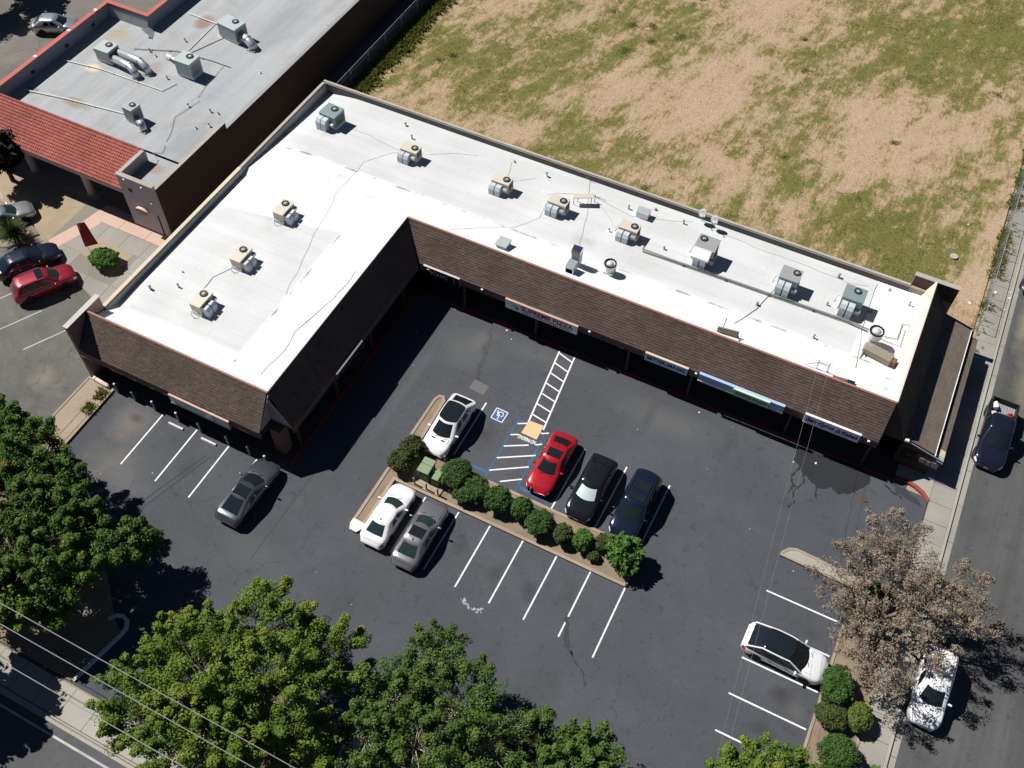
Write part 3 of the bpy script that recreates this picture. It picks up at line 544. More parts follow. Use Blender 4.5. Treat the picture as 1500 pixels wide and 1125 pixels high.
def deck(name, xa, xb, ya, yb, st=.11):
    nx, ny = int((xb-xa)/st)+1, int((yb-ya)/st)+1
    P = [[(xa+(xb-xa)*i/nx, ya+(yb-ya)*j/ny, zdeck(xa+(xb-xa)*i/nx, ya+(yb-ya)*j/ny)) for i in range(nx+1)] for j in range(ny+1)]
    o = MB().grid(P).build(name, 'roof_white', mall, True)
    o.data.attributes.new('grime', 'FLOAT', 'POINT').data.foreach_set('value', [stain(*q) for r in P for q in r]); return o
d1 = deck('roof_deck', -44.06, 6.3, 43.7, 54.96); d2 = deck('roof_deck', -44.06, -29.58, 25.98, 43.7)
# walls and parapets
bw = MB().box(-44.3, 54.96, 0, 6.9, 55.2, 4.55); bw.build('north_wall', 'block', mall)
MB().box(-44.34, 55.03, 4.55, 5.1, 55.25, 4.63).build('coping', 'coping', mall)
MB().box(-44.3, 43.2, 0, -44.06, 54.96, 4.56).build('west_wall', 'block', mall); MB().box(-44.34, 43.1, 4.56, -44.1, 54.9, 4.63).build('coping', 'coping', mall)
MB().box(-44.3, 27.3, 0, -44.06, 43.2, 4.56).build('west_wall', 'block', mall); MB().box(-44.36, 27.3, 4.56, -44.08, 43.1, 4.64).build('coping', mat('coping_pale', (.6, .5, .38), .85, var=.12), mall)
box('west_flashing', mat('flash_blue', (.3, .31, .33), .6, .2, .2), mall, -44.055, 27.4, 3.6, -44.03, 54.9, 4.5)
box('north_flashing', mat('flash_dark', (.1, .095, .09), .8, 0, .4, 2), mall, -44.0, 54.925, 3.7, 5.1, 54.95, 4.56)
# fins: north-east and south-west
fin = MB().solid([(5.12, 55.25, 0), (8.2, 55.25, 0), (8.2, 55.25, 5.5), (5.12, 55.25, 5.5)], (0, .3, 0)); fin.build('fin_wall', 'stucco', mall)
MB().box(5.08, 55.2, 5.5, 8.24, 55.6, 5.56).build('coping', 'coping', mall)
for k in range(9): box('siding_board', 'trim_brown', mall, 5.12, 55.21, 4.1+k*.155, 8.2, 55.248, 4.24+k*.155)
MB().box(-44.5, 24.16, 0, -44.2, 27.3, 5.6).build('fin_wall', 'stucco', mall); MB().box(-44.55, 24.1, 5.6, -44.15, 27.36, 5.68).build('coping', mat('coping_grey', (.5, .47, .44), .8, var=.15), mall)
# mansard slopes (backing boards + shingles)
def mansard(O, U, V, ext, L, shm='shingle_brown', th=.04):
    O, U, V = Vector(O), Vector(U), Vector(V); N = U.cross(V).normalized(); N = N if N.z > 0 else -N
    a0, a1 = ext(0); b0, b1 = ext(1)
    MB().solid([O+U*a0, O+U*a1, O+V+U*b1, O+V+U*b0], -N*.06).build('mansard_board', 'trim_brown', mall)
    shingles('shingles', shm, mall, O, U, V, ext, th=th)
VF = (0, 1.8, 2.25)
mansard((-27.7, 41.88, 3.25), (1, 0, 0), VF, lambda t: (-1.8*t, 34.28+.02*t), 34)                       # long front
mansard((-44.2, 24.16, 3.3), (1, 0, 0), (0, 1.8, 2.2), lambda t: (.0, 14.85-.22*t), 15, 'shingle_dark')      # wing south
mansard((-27.72, 25.5, 3.25), (0, 1, 0), (-1.76, 0, 2.3), lambda t: (.0+.4*t, 16.38+1.76*t), 16, 'shingle_brown', .009)            # wing east
mansard((8.15, 43.0, 2.95), (0, 1, 0), (-1.55, 0, 2.55), lambda t: (.0+.7*t, 12.25), 12, 'shingle_dark', .015)      # east end
# dark gap hides: end triangle of the long front, ridge caps
MB().solid([(6.58, 41.9, 3.2), (6.58, 43.7, 5.48), (6.58, 43.7, 3.2)], (-.04, 0, 0)).build('gable_end', 'trim_brown', mall)
MB().solid([(6.58, 43.0, 2.9), (8.1, 43.0, 2.9), (6.62, 43.68, 5.46)], (0, .04, 0)).build('gable_end', 'trim_brown', mall)
MB().tube([(-29.5, 43.68, ZR), (6.6, 43.68, ZR)], .09, 6).build('ridge_cap', 'ridge_pink', mall)
MB().tube([(-44.2, 25.97, ZR), (-29.5, 25.97, ZR)], .09, 6).build('ridge_cap', 'ridge_pink', mall)
MB().tube([(-29.52, 25.97, ZR), (-29.52, 43.68, ZR)], .05, 6).build('ridge_cap', 'coping', mall)
MB().tube([(6.6, 43.68, ZR+.02), (6.6, 55.2, ZR+.02)], .1, 6).build('ridge_cap', 'upstand_pink', mall)
MB().solid([(5.95, 43.72, 4.9), (6.56, 43.72, 5.5), (6.56, 55.2, 5.5), (6.05, 55.2, 3.95)], (-.02, 0, .03)).build('upstand', 'upstand_pink', mall)
MB().box(-29.5, 43.7, 5.0, 6.3, 43.74, 5.46).build('ridge_back', 'roof_white', mall); MB().box(-44.1, 26.0, 4.9, -29.6, 26.04, 5.46).build('ridge_back', 'roof_white', mall); MB().box(-29.62, 26.0, 5.0, -29.56, 43.7, 5.46).build('ridge_back', 'roof_white', mall)
MB().tube([(-27.72, 41.9, 3.3), (-29.5, 43.66, 5.5)], .05, 5).build('valley_flashing', 'trim_black', mall)
# wing corner: the two triangular ends of the mansards and the notch under them
MB().solid([(-29.42, 24.18, 3.2), (-29.42, 25.95, 5.45), (-29.42, 25.95, 3.2)], (-.05, 0, 0)).build('corner_panel', 'panel_grey', mall)
MB().solid([(-27.75, 25.5, 3.2), (-29.4, 25.62, 5.4), (-29.4, 25.5, 3.2)], (0, .05, 0)).build('corner_panel', 'panel_grey', mall)
# fascias, soffits, gutters
MB().box(-27.6, 41.86, 2.72, 6.62, 41.93, 3.24).build('fascia', 'fascia_brown', mall); MB().box(-27.6, 41.83, 2.68, 6.62, 41.95, 2.72).build('fascia_trim', 'soffit', mall)
MB().box(-44.2, 24.13, 2.72, -29.32, 24.2, 3.28).build('fascia', 'fascia_brown', mall); MB().box(-44.2, 24.1, 2.68, -29.32, 24.22, 2.72).build('fascia_trim', 'soffit', mall)
MB().box(-27.8, 25.5, 2.75, -27.72, 41.8, 3.2).build('fascia', 'fascia_brown', mall); MB().box(-27.82, 25.5, 2.7, -27.66, 41.8, 2.75).build('fascia_trim', mat('trim_mauve', (.2, .13, .13), .7), mall)
MB().box(-27.9, 41.94, 2.76, 6.6, 44.6, 2.82).build('soffit', 'soffit', mall); MB().box(-30.0, 25.6, 2.76, -27.8, 44.6, 2.83).build('soffit', 'soffit', mall); MB().box(-44.2, 24.2, 2.76, -29.4, 26.4, 2.81).build('soffit', 'soffit', mall)
# shop fronts behind the walks
def shopfront(axis, c, a, b, face):
    """wall along x (axis 0) or y (axis 1) at c with doors and panes"""
    def bx(nm, m, u0, u1, z0, z1, d0, d1, par=mall):
        lo, hi = c+min(d0*face, d1*face), c+max(d0*face, d1*face)
        return box(nm, m, par, *((u0, lo, z0, u1, hi, z1) if axis == 0 else (lo, u0, z0, hi, u1, z1)))
    bx('shop_wall', 'stucco_brown', a, b, 0, 2.76, 0, .2)
    n = int((b-a)/2.3); s = (b-a)/n
    for i in range(n):
        u0, u1 = a+i*s+.2, a+(i+1)*s-.2
        if i % 4 == 2:
            d = bx('door', 'trim_black', u0+.3, u1-.3, .15, 2.35, -.03, .0); bx('door_glass', 'glass', u0+.42, u1-.42, .35, 2.2, -.04, -.03, d); bx('door_handle', 'chrome', u1-.5, u1-.46, 1.0, 1.4, -.08, -.04, d)
        else:
            f = bx('window_frame', 'chrome' if i % 2 else 'trim_black', u0, u1, .6, 2.4, -.03, .0); bx('pane', 'glass', u0+.07, (u0+u1)/2-.03, .68, 2.32, -.04, -.03, f); bx('pane', 'glass', (u0+u1)/2+.03, u1-.07, .68, 2.32, -.04, -.03, f)
shopfront(0, 44.4, -29.9, 6.5, 1); shopfront(1, -30.0, 26.4, 44.2, -1); shopfront(0, 26.2, -44.2, -29.6, 1)
MB().box(6.5, 43.4, 0, 6.7, 55.0, 3.6).build('east_wall', 'stucco_brown', mall)
for x in (-24.0, -18.1, -10.9, -6.2, .9, 6.3): box('post', 'trim_brown', mall, x-.08, 42.0, .14, x+.08, 42.16, 2.76)
for y in (26.0, 30.6, 35.2, 39.8): box('post', 'trim_brown', mall, -28.1, y, .14, -27.94, y+.16, 2.76)
box('corner_pier', mat('pier_brown', (.16, .09, .07), .85, var=.2), mall, -29.3, 25.0, .1, -28.5, 25.8, 2.74)
for x in (-22.4, -13.9, -5.95, 6.0): MB().cbox((x, 41.8, 3.12), (.16, .14, .12), 0, .02).build('eave_lamp', 'white_box', mall)
# lower roof on the east side
low = [(7.0, 3.25), (10.22, 2.42)]
shingles('shingles', 'shingle_grey', mall, (10.22, 43.3, 2.42), (0, 1, 0), (-3.0, 0, .78), lambda t: (0, 12.0), .16, .4, .015)
MB().solid([(10.22, 43.3, 2.4), (7.1, 43.3, 3.2), (7.1, 55.3, 3.2), (10.22, 55.3, 2.4)], (0, 0, -.1)).build('lower_roof_board', 'trim_black', mall)
MB().box(10.24, 43.2, 2.3, 10.3, 55.35, 2.42).build('gutter', 'pipe_white', mall); MB().box(10.3, 43.2, 2.1, 10.46, 55.3, 2.2).build('gutter_channel', 'trim_black', mall)
shingles('shingles', 'shingle_grey', mall, (10.92, 44.2, 2.0), (0, 1, 0), (-.46, 0, .12), lambda t: (0, 10.5), .16, .4, .012)
MB().solid([(10.92, 43.1, 1.98), (10.46, 43.1, 2.1), (10.46, 54.8, 2.1), (10.92, 54.8, 1.98)], (0, 0, -.08)).build('apron_board', 'trim_black', mall)
MB().solid([(10.92, 43.6, 2.0), (10.48, 43.6, 2.11), (10.48, 44.18, 2.11), (10.92, 44.18, 2.0)], (0, 0, .02)).build('apron_patch', mat('patch_cream', (.6, .52, .36), .8), mall); MB().solid([(10.92, 43.1, 2.0), (10.48, 43.1, 2.11), (10.48, 43.58, 2.11), (10.92, 43.58, 2.0)], (0, 0, .02)).build('apron_patch', mat('patch_blue', (.36, .45, .5), .6), mall)
MB().solid([(8.2, 43.2, 2.95), (10.9, 43.2, 2.2), (10.9, 43.2, 2.08), (8.2, 43.2, 2.82)], (0, -.06, 0)).build('rake_board', mat('rake_grey', (.28, .28, .28), .7), mall)
MB().box(8.1, 43.3, 0, 10.4, 43.42, 2.4).build('annex_wall', 'stucco_brown', mall); MB().box(10.3, 43.42, 0, 10.42, 55.2, 2.2).build('annex_wall', 'stucco_brown', mall)
MB().cbox((8.25, 43.1, 3.0), (.28, .2, .22), 0, .03).build('wall_lamp', 'white_box', mall)

# ---------------------------------------------------------------- signs on the eaves
def sign(label, x0, x1, z0, z1, y, face, top=None, th=.16, frame=None):
    y += .09
    o = thing('shop_sign', label, 'sign', ((x0+x1)/2, y, z0), 0, 'signs along the mall eaves'); w2, h = (x1-x0)/2, z1-z0
    box('sign_face', face, o, -w2+.02, -.006, .02, w2-.02, .02, h-.02); box('cabinet', frame or 'pipe_grey', o, -w2, .02, 0, w2, th, h-.02)
    if top: box('top_cap', top, o, -w2-.01, -.015, h-.02, w2+.01, th, h+.02)
    return o
XR = (R(90), 0, 0)
mat('sign_white', (.85, .85, .88), .4, var=.05); mat('sign_lilac', (.8, .74, .9), .5, var=.05); mat('sign_red', (.3, .015, .02), .5, var=0); mat('sign_navy', (.02, .03, .09), .5, var=0); mat('sign_purple', (.09, .01, .16), .5, var=0); mat('sign_green', (.03, .14, .06), .5, var=0); mat('sign_black', (.01, .014, .012), .4, var=0); mat('sign_blue', (.5, .65, .85), .5, var=.1); mat('sign_mint', (.42, .55, .42), .6, var=.12); mat('cap_orange', (.5, .33, .25), .7, var=.15); mat('cap_beige', (.6, .48, .38), .7, var=.1)
s = sign('white shop sign with dark red lettering SUPREME PIZZA', -20.45, -14.75, 2.38, 3.28, 41.58, 'sign_white', 'cap_orange')
text('lettering', 'SUPREME PIZZA', 'sign_red', s, (.45, -.012, .55), .62, XR, 4.1, bold=.012)
e = MB()
for i in range(24): e.box(-1.4+i*.16, -.014, .12, -1.4+i*.16+random.uniform(.05, .13), -.006, .24)
e.build('small_print', 'sign_navy', s); em = MB().tube([(-2.55, -.02, .6), (-2.2, -.02, .62), (-1.95, -.02, .5), (-1.82, -.02, .25)], [.05, .09, .1, .04], 6); em.build('emblem', mat('sign_teal', (.03, .1, .12), .5, var=0), s)
s = sign('pale blue shop sign reading BETTER IMAGES', -9.65, -6.52, 2.6, 3.36, 41.6, 'sign_blue', 'cap_beige'); text('lettering', 'BETTER IMAGES', 'sign_navy', s, (0, -.012, .38), .42, XR, 2.8, bold=.008)
s = sign('lilac shop sign with white frame reading Safa Gyros Kabab', 1.68, 5.42, 2.68, 3.5, 41.6, 'sign_lilac', 'white_box', frame='white_box')
text('lettering', 'Safa Gyros', 'sign_purple', s, (-.78, -.012, .42), .5, XR, 1.9, shear=.3, bold=.014); text('lettering', 'Kabab', 'sign_purple', s, (1.2, -.012, .4), .5, XR, 1.1, shear=.3, bold=.014)
MB().solid([(.32, -.012, .18), (.62, -.012, .2), (.6, -.012, .4), (.35, -.012, .42)], (0, -.006, 0)).solid([(.4, -.012, .5), (.6, -.012, .48), (.5, -.012, .68)], (0, -.006, 0)).build('emblem', 'sign_green', s); box('bottom_trim', 'white_box', s, -1.87, -.02, -.02, 1.87, .05, .03)
s = sign('black shop sign with pale lettering CHIC 1 in the inner corner', -27.2, -24.22, 2.55, 3.38, 41.6, 'sign_black', 'coping_grey'); text('lettering', 'CHIC', mat('sign_pale', (.5, .54, .5), .5, var=0).name, s, (-.1, -.012, .42), .55, XR, 1.25); text('lettering', '1', 'sign_pale', s, (1.05, -.012, .4), .6, XR)
MB().tube([(-1.2, -.015, .62), (-1.0, -.015, .66), (-.85, -.015, .5), (-.88, -.015, .2)], [.03, .05, .05, .02], 5).build('emblem', 'sign_pale', s)
s = thing('shop_awning', 'long light blue awning under the brown eave beside the green sign', 'awning', (-2.7, 41.6, 2.85)); box('awning_cloth', mat('awning_blue', (.34, .46, .62), .7, var=.1), s, -3.0, -.02, 0, 3.0, .2, .66); box('awning_valance', 'pipe_white', s, -3.02, -.05, -.06, 3.02, .02, .0); box('awning_bar', 'trim_black', s, -3.0, -.03, -.25, 3.0, .0, -.12)
s = sign('small mint green shop sign with dark lettering on the blue awning', -3.2, -.68, 2.86, 3.5, 41.36, 'sign_mint', mat('cap_mint', (.5, .62, .5), .7, var=.15).name); text('lettering', 'SUNRISE SALON', 'sign_green', s, (0, -.012, .34), .34, XR, 2.2, bold=.008)
s = sign('blank grey glass shop sign with pinkish cap over the bollards', -36.6, -31.75, 2.3, 3.15, 23.9, mat('sign_slate', (.42, .5, .58), .25, .2, .25).name, 'cap_orange'); box('mullion', 'pipe_grey', s, -1.98, -.02, 0, -1.92, .0, .82); box('mullion', 'pipe_grey', s, 1.2, -.02, 0, 1.26, .0, .82); box('bottom_trim', 'pipe_grey', s, -2.42, -.03, -.03, 2.42, .05, .02)
s = thing('hanging_sign', 'narrow grey sign box on the shaded wing eave', 'sign', (-27.58, 32.1, 2.66)); box('cabinet', mat('cabinet_dim', (.16, .17, .175), .6).name, s, -.12, -1.65, 0, .1, 1.65, .6); box('sign_face', 'sign_black', s, .1, -1.6, .04, .115, 1.6, .56)
s = thing('wall_sign', 'dim grey lettered panel on the gable wall under the lower roof', 'sign', (9.6, 43.22, 1.1)); box('panel', 'sign_black', s, -1.25, 0, 0, 1.25, .06, .8)
for (a, b_, c, d, mm) in ((-.05, .15, .3, .6, 'panel_grey'), (.38, .1, .68, .55, 'panel_grey'), (.75, .08, 1.18, .62, 'panel_grey'), (-.95, .3, -.5, .55, 'stucco_brown')): MB().cbox(((a+c)/2, -.02, (b_+d)/2), (c-a, .03, d-b_), 0, .012).build('raised_mark', mm, s)

# ---------------------------------------------------------------- neighbouring building
nb = thing('neighbour_building', 'brown walled store with grey flat roof and red tiled front', 'building', (0, 0, 0))
m, nt, b = _nt('roof_grey', .9, 0, .2); p = pos(nt); mp = nt.nodes.new('ShaderNodeMapping'); mp.inputs['Scale'].default_value = (1.0, .06, 1); nt.links.new(p, mp.inputs[0])
s1 = _noise(nt, 1.1, 5, .6, mp.outputs[0], .2); s2 = _noise(nt, .25, 6, .65, p, .8); s3 = _noise(nt, 9, 4, .7, p)
c = _ramp(nt, s1.outputs[0], [(.3, (.34, .355, .37)), (.7, (.44, .45, .46))]).outputs[0]; c = _mix(nt, _ramp(nt, s2.outputs[0], [(.5, 0), (.72, .6)]).outputs[0], c, (.3, .285, .26)); c = _mix(nt, 1.0, c, _ramp(nt, s3.outputs[0], [(.3, .8), (.7, 1)]).outputs[0], 'MULTIPLY')
nzb = _noise(nt, .8, 5, .6, p)
for (x, y, rx, ry, k, cc) in ((-62.9, 47.9, .9, .6, 1, (.6, .5, .34)), (-61, 43.6, 1.6, .7, .7, (.22, .19, .12)), (-65.3, 43.2, .8, .7, .7, (.2, .17, .12)), (-58.5, 50, .6, 1.6, .5, (.27, .2, .15)), (-57.5, 52.2, 1.6, 1, .35, (.3, .25, .2)), (-50.2, 40.2, 1.0, .8, .8, (.3, .22, .17)), (-58.6, 57.6, 1.0, 1.2, .8, (.25, .15, .11)), (-55.9, 56.6, .6, .4, .8, (.55, .46, .33)), (-50, 44, 2, 3, .35, (.17, .18, .19)), (-52, 60, 2, 5, .3, (.2, .21, .225)), (-64, 52.5, 1.8, 1.0, .6, (.36, .3, .2))):
    f = vmask(nt, p, x, y, rx, ry, .5, nzb.outputs[0], .5); f2 = nt.nodes.new('ShaderNodeMath'); f2.operation = 'MULTIPLY'; nt.links.new(f, f2.inputs[0]); f2.inputs[1].default_value = k; c = _mix(nt, f2.outputs[0], c, cc)
nt.links.new(c, b.inputs['Base Color']); _bump(nt, b, s1.outputs[0], .2, .03)
MB().sheet([(-66.4, 40.7), (-48.3, 40.7), (-48.3, 110), (-62.0, 110), (-62.0, 54.5), (-66.4, 54.5)], 4.2).build('roof_deck', 'roof_grey', nb)
MB().sheet([(-51.3, 37.75), (-48.3, 37.75), (-48.3, 40.7), (-51.3, 40.7)], 4.3).build('roof_deck', 'roof_grey', nb)
MB().box(-48.3, 37.9, 0, -48.1, 46.6, 4.9).build('east_wall', 'stucco_brown', nb); MB().box(-48.34, 37.9, 4.9, -48.06, 46.6, 4.96).build('coping', 'coping', nb)
MB().box(-48.3, 46.6, 0, -48.1, 110, 4.32).build('east_wall', 'stucco_brown', nb); MB().box(-48.36, 46.6, 4.32, -48.06, 110, 4.37).build('coping', 'pipe_grey', nb)
for y0, y1 in ((46.7, 62), (62.2, 80)): box('roof_edge_strip', 'hvac_grey', nb, -48.62, y0, 4.2, -48.36, y1, 4.28)
MB().solid([(-51.5, 37.6, 0), (-48.1, 37.6, 0), (-48.1, 37.6, 5.3), (-51.5, 37.6, 5.3)], (0, .28, 0)).build('front_panel', 'stucco_pale', nb); MB().box(-51.55, 37.56, 5.3, -48.06, 37.92, 5.36).build('coping', 'coping', nb)
MB().box(-51.5, 37.88, 3.4, -51.25, 40.75, 5.3).build('fin_wall', 'stucco_pale', nb); MB().box(-51.53, 37.9, 5.3, -51.2, 40.8, 5.36).build('coping', 'coping', nb)
MB().solid([(-51.25, 37.9, 4.25), (-51.25, 40.75, 4.25), (-51.25, 40.75, 5.28), (-51.25, 37.9, 5.28)], (.02, 0, 0)).build('fin_flashing', 'hvac_grey', nb)
blue = mat('parapet_slate', (.19, .21, .25), .85, var=.15)
MB().box(-66.7, 40.7, 0, -66.4, 54.8, 5.45).build('west_parapet', blue, nb); MB().box(-66.7, 54.5, 0, -62.0, 54.8, 5.45).build('north_parapet', blue, nb); MB().box(-62.3, 54.8, 0, -62.0, 110, 5.45).build('west_parapet', blue, nb)
red = mat('coping_red', (.42, .115, .09), .7, var=.15)
for a in ((-66.78, 40.7, 5.45, -66.34, 54.86, 5.53), (-66.34, 54.46, 5.451, -61.95, 54.86, 5.532), (-62.36, 54.86, 5.449, -61.94, 110, 5.53)): box('coping', red, nb, *a)
for y in (44.5, 48.6, 52.0): box('scupper', 'trim_black', nb, -66.39, y, 4.5, -66.36, y+.4, 4.8); box('coping_joint', 'white_box', nb, -66.7, y+1.0, 5.535, -66.4, y+1.25, 5.56)
MB().solid([(-66.38, 54.3, 4.22), (-62.1, 54.3, 4.22), (-62.1, 54.48, 5.2), (-66.38, 54.48, 5.2)], (0, .01, 0)).build('cant_strip', 'roof_grey', nb)
MB().solid([(-62.0, 54.9, 4.2), (-61.0, 53.4, 4.22), (-62.0, 53.4, 4.9)], (0, .05, .02)).build('cricket', 'roof_grey', nb)
# red barrel-tile roof
island('tile_red', [(.36, .1, .078), (.41, .12, .095), (.38, .108, .085), (.45, .14, .112), (.4, .115, .095)], fine=.12)
O, V = Vector((-90, 37.68, 3.62)), Vector((0, 2.95, 1.66)); W = V.length; Vn = V.normalized(); Nn = Vector((1, 0, 0)).cross(Vn); tile = MB()
for j in range(13):
    for i in range(184):
        u = i*.21; a = O + Vector((u, 0, 0)) + Vn*(j*W/13); 
        if a.x > -51.6: break
        ln = W/13*1.12; t = .02*random.random()
        pr = [(0, .0), (.03, .022), (.105, .034), (.18, .022), (.21, .0)]
        tile.grid([[a + Vector((q, 0, 0)) + Nn*(h*.9+.07+t) for q, h in pr], [a + Vector((q, 0, 0)) + Vn*ln + Nn*(h*.7+.005) for q, h in pr]])
to = tile.build('roof_tiles', 'tile_red', nb); to['kind'] = 'stuff'
MB().solid([(-90, 37.68, 3.6), (-51.5, 37.68, 3.6), (-51.5, 40.65, 5.28), (-90, 40.65, 5.28)], (0, .05, -.08)).build('tile_board', 'trim_brown', nb)
rt = MB()
for i in range(97): rt.lathe((-90+i*.4, 40.68, 5.33), [(.11, 0), (.1, .36)], 8, 'X')
rt.build('ridge_tiles', 'tile_red', nb)['kind'] = 'stuff'
MB().box(-90, 40.7, 4.2, -51.25, 40.76, 5.3).build('tile_back', 'roof_grey', nb)
MB().box(-90, 37.64, 3.3, -51.5, 37.72, 3.6).build('eave_beam', mat('beam_pale', (.5, .42, .37), .85, var=.1), nb); MB().box(-90, 37.7, 3.25, -51.5, 41.5, 3.3).build('soffit', 'soffit', nb)
for x in (-74.9, -68.9, -62.93, -56.93): MB().lathe((x, 38.75, .1), [(.36, 0), (.36, .1), (.3, .12), (.3, 3.2)], 20).build('column', 'stucco_pale', nb, False)
MB().box(-90, 41.5, 0, -48.3, 41.7, 4.2).build('arcade_wall', 'stucco_brown', nb)
for x in (-60, -66, -72): f = box('window_frame', 'trim_black', nb, x-1.6, 41.46, .6, x+1.6, 41.5, 2.6); box('pane', 'glass', f, x-1.5, 41.44, .7, x+1.5, 41.46, 2.5)
for x, z in ((-49.1, 5.0), (-48.6, 3.6), (-50.7, 5.15)): MB().cbox((x, 37.52, z), (.12, .16, .12), 0, .03).build('wall_lamp', 'white_box', nb)
MB().cbox((-50.5, 37.56, 4.1), (.3, .06, .3), 0, .02).build('wall_number', 'trim_black', nb)
box('wall_vent', 'stucco_brown', nb, -48.55, 37.55, .2, -48.45, 37.6, 2.3)
s = thing('oval_sign', 'oval sign box with plum emblem on the pale end panel', 'sign', (-49.85, 37.5, 2.35)); 
ov = [(.62*math.cos(R(a)), .3*math.sin(R(a))) for a in range(0, 360, 15)]
MB().solid([(x, .1, z) for x, z in ov], (0, -.3, 0)).build('cabinet', 'cap_beige', s); MB().solid([(x*.9, -.2, z*.9) for x, z in ov], (0, -.012, 0)).build('sign_face', mat('sign_plum', (.25, .13, .16), .6, var=.15), s); MB().solid([(x*.55, -.212, z*.5) for x, z in ov], (0, -.01, 0)).build('emblem', mat('sign_rose', (.4, .22, .28), .6), s)

# ---------------------------------------------------------------- roof equipment
def hvac(label, x, y, z, rz, L=1.55, W=1.05, H=.95, m='hvac_tan', fx=.42, ducts=2, dx=-.45, group='rooftop units on the white roof', fr=.3, hood=None, name='rooftop_unit', dm='duct', side=-1, dl=.62):
    """packaged unit: ducts leave on local -y, fan at +x"""
    o = thing(name, label, 'air conditioner', (x, y, z), rz, group)
    MB().box(-L/2-.04, -W/2+.05, -.3, L/2+.04, W/2-.05, .16).build('curb', 'pipe_white', o)
    MB().cbox((0, 0, .16+H/2), (L, W, H), 0, .025).build('cabinet', m, o)
    MB().cbox((0, 0, .17+H), (L+.06, W+.06, .05), 0, .015).build('top_lid', m, o)
    for k in range(6): box('louvre', 'fan_dark', o, L/2+.001, -W*.38, .3+k*H*.12, L/2+.012, W*.38, .3+k*H*.12+.035)
    cx, cy, zt = fx*(L-2*fr-.1)*1.0 if fx < .45 else L/2-fr-.1, W/2-fr-.12, .2+H
    if fx < 0: cx = -L/2+fr+.1
    MB().lathe((cx, cy, zt-.01), [(fr, 0), (fr, .07), (fr-.06, .07), (fr-.06, .012), (.001, .01)], 20).build('fan_ring', 'fan_dark', o)
    g = MB().lathe((cx, cy, zt+.02), [(fr*.42, 0), (fr*.42, .045), (.001, .05)], 12)
    for k in range(4): g.cbox((cx, cy, zt+.03), (2*fr-.1, .035, .012), k*math.pi/4)
    g.build('fan_grille', 'hvac_grey', o)
    box('access_panel', m, o, -L*.45, W/2, .25, -L*.05, W/2+.012, .1+H)
    for k in range(ducts):
        ux = dx+k*.5; w2 = .21; h = H*.85
        d = MB().solid([(ux-w2, -W/2, .1+h), (ux-w2, -W/2-dl*.7, .1+h), (ux-w2, -W/2-dl, h-.15), (ux-w2, -W/2-dl, -.3), (ux-w2, -W/2-dl*.25, -.3), (ux-w2, -W/2-dl*.2, .25), (ux-w2, -W/2, .3)], (2*w2, 0, 0)).build('duct', dm, o)
        MB().box(ux-w2-.015, -W/2-.03, .28, ux+w2+.015, -W/2-.004, .13+h).build('flange', 'galv', d)
    if ducts: MB().cbox((dx+ducts*.5+.02, -W/2-.12, .45), (.34, .26, .24), 0, .02).build('economiser_box', 'galv', o)
    if hood: MB().solid([(-L*.48, -W/2, .2+H), (-L*.48, -W/2-.7, .1+H*.75), (-L*.48, -W/2-.7, H*.7), (-L*.48, -W/2, H*.6)], (L*.86, 0, 0)).build('hood', hood, o)
    MB().tube([(-L/2, .2, .4), (-L/2-.25, .22, .35), (-L/2-.32, .2, -.05), (-L/2-.35, -.1, -.12)], .02, 5).build('conduit', 'pipe_grey', o)
    return o
Z = lambda x, y, d=.12: zdeck(x, y)+d
U = [(-33.25, 50.55, 'tan rooftop unit, second from the alley on the rear row'), (-25.3, 50.7, 'tan rooftop unit, third from the alley on the rear row'), (-20.5, 50.6, 'tan rooftop unit beside the open metal frame'), (-14.75, 50.6, 'tan rooftop unit at the start of the black pipe run')]
for x, y, l in U: hvac(l, x, y, Z(x, y), 0, 1.45, .9, .7, 'hvac_tan', .5, 2, -.48, fr=.28, dl=.55)
for (x, y, l) in ((-38.15, 40.35, 'tan rooftop unit on the wing nearest the rear row'), (-38.15, 35.1, 'tan rooftop unit in the middle of the wing roof'), (-38.1, 30.45, 'tan rooftop unit on the wing nearest the bollards')): hvac(l, x, y, Z(x, y), R(90), 1.5, .88, .7, 'hvac_tan', .5, 2, -.42, fr=.28, dl=.55)
hvac('large slate green rooftop unit near the alley corner', -40.95, 51.25, Z(-41, 51), R(-4), 1.5, 1.35, .95, 'hvac_green', .15, 2, -.5, fr=.3)
hvac('large grey rooftop unit with a white sloping hood', -9.0, 51.15, Z(-9, 51), 0, 1.5, 1.35, 1.15, 'hvac_grey', -.4, 2, -.3, fr=.28, hood='white_box')
hvac('grey rooftop unit just west of the slate green one', -2.75, 51.15, Z(-2.7, 51), 0, 1.4, 1.2, 1.05, 'hvac_grey', .5, 2, -.4, fr=.26)
hvac('slate green rooftop unit near the east end of the roof', 1.75, 51.4, Z(1.7, 51.4), 0, 1.45, 1.3, 1.1, 'hvac_green', .15, 2, -.4, fr=.27)
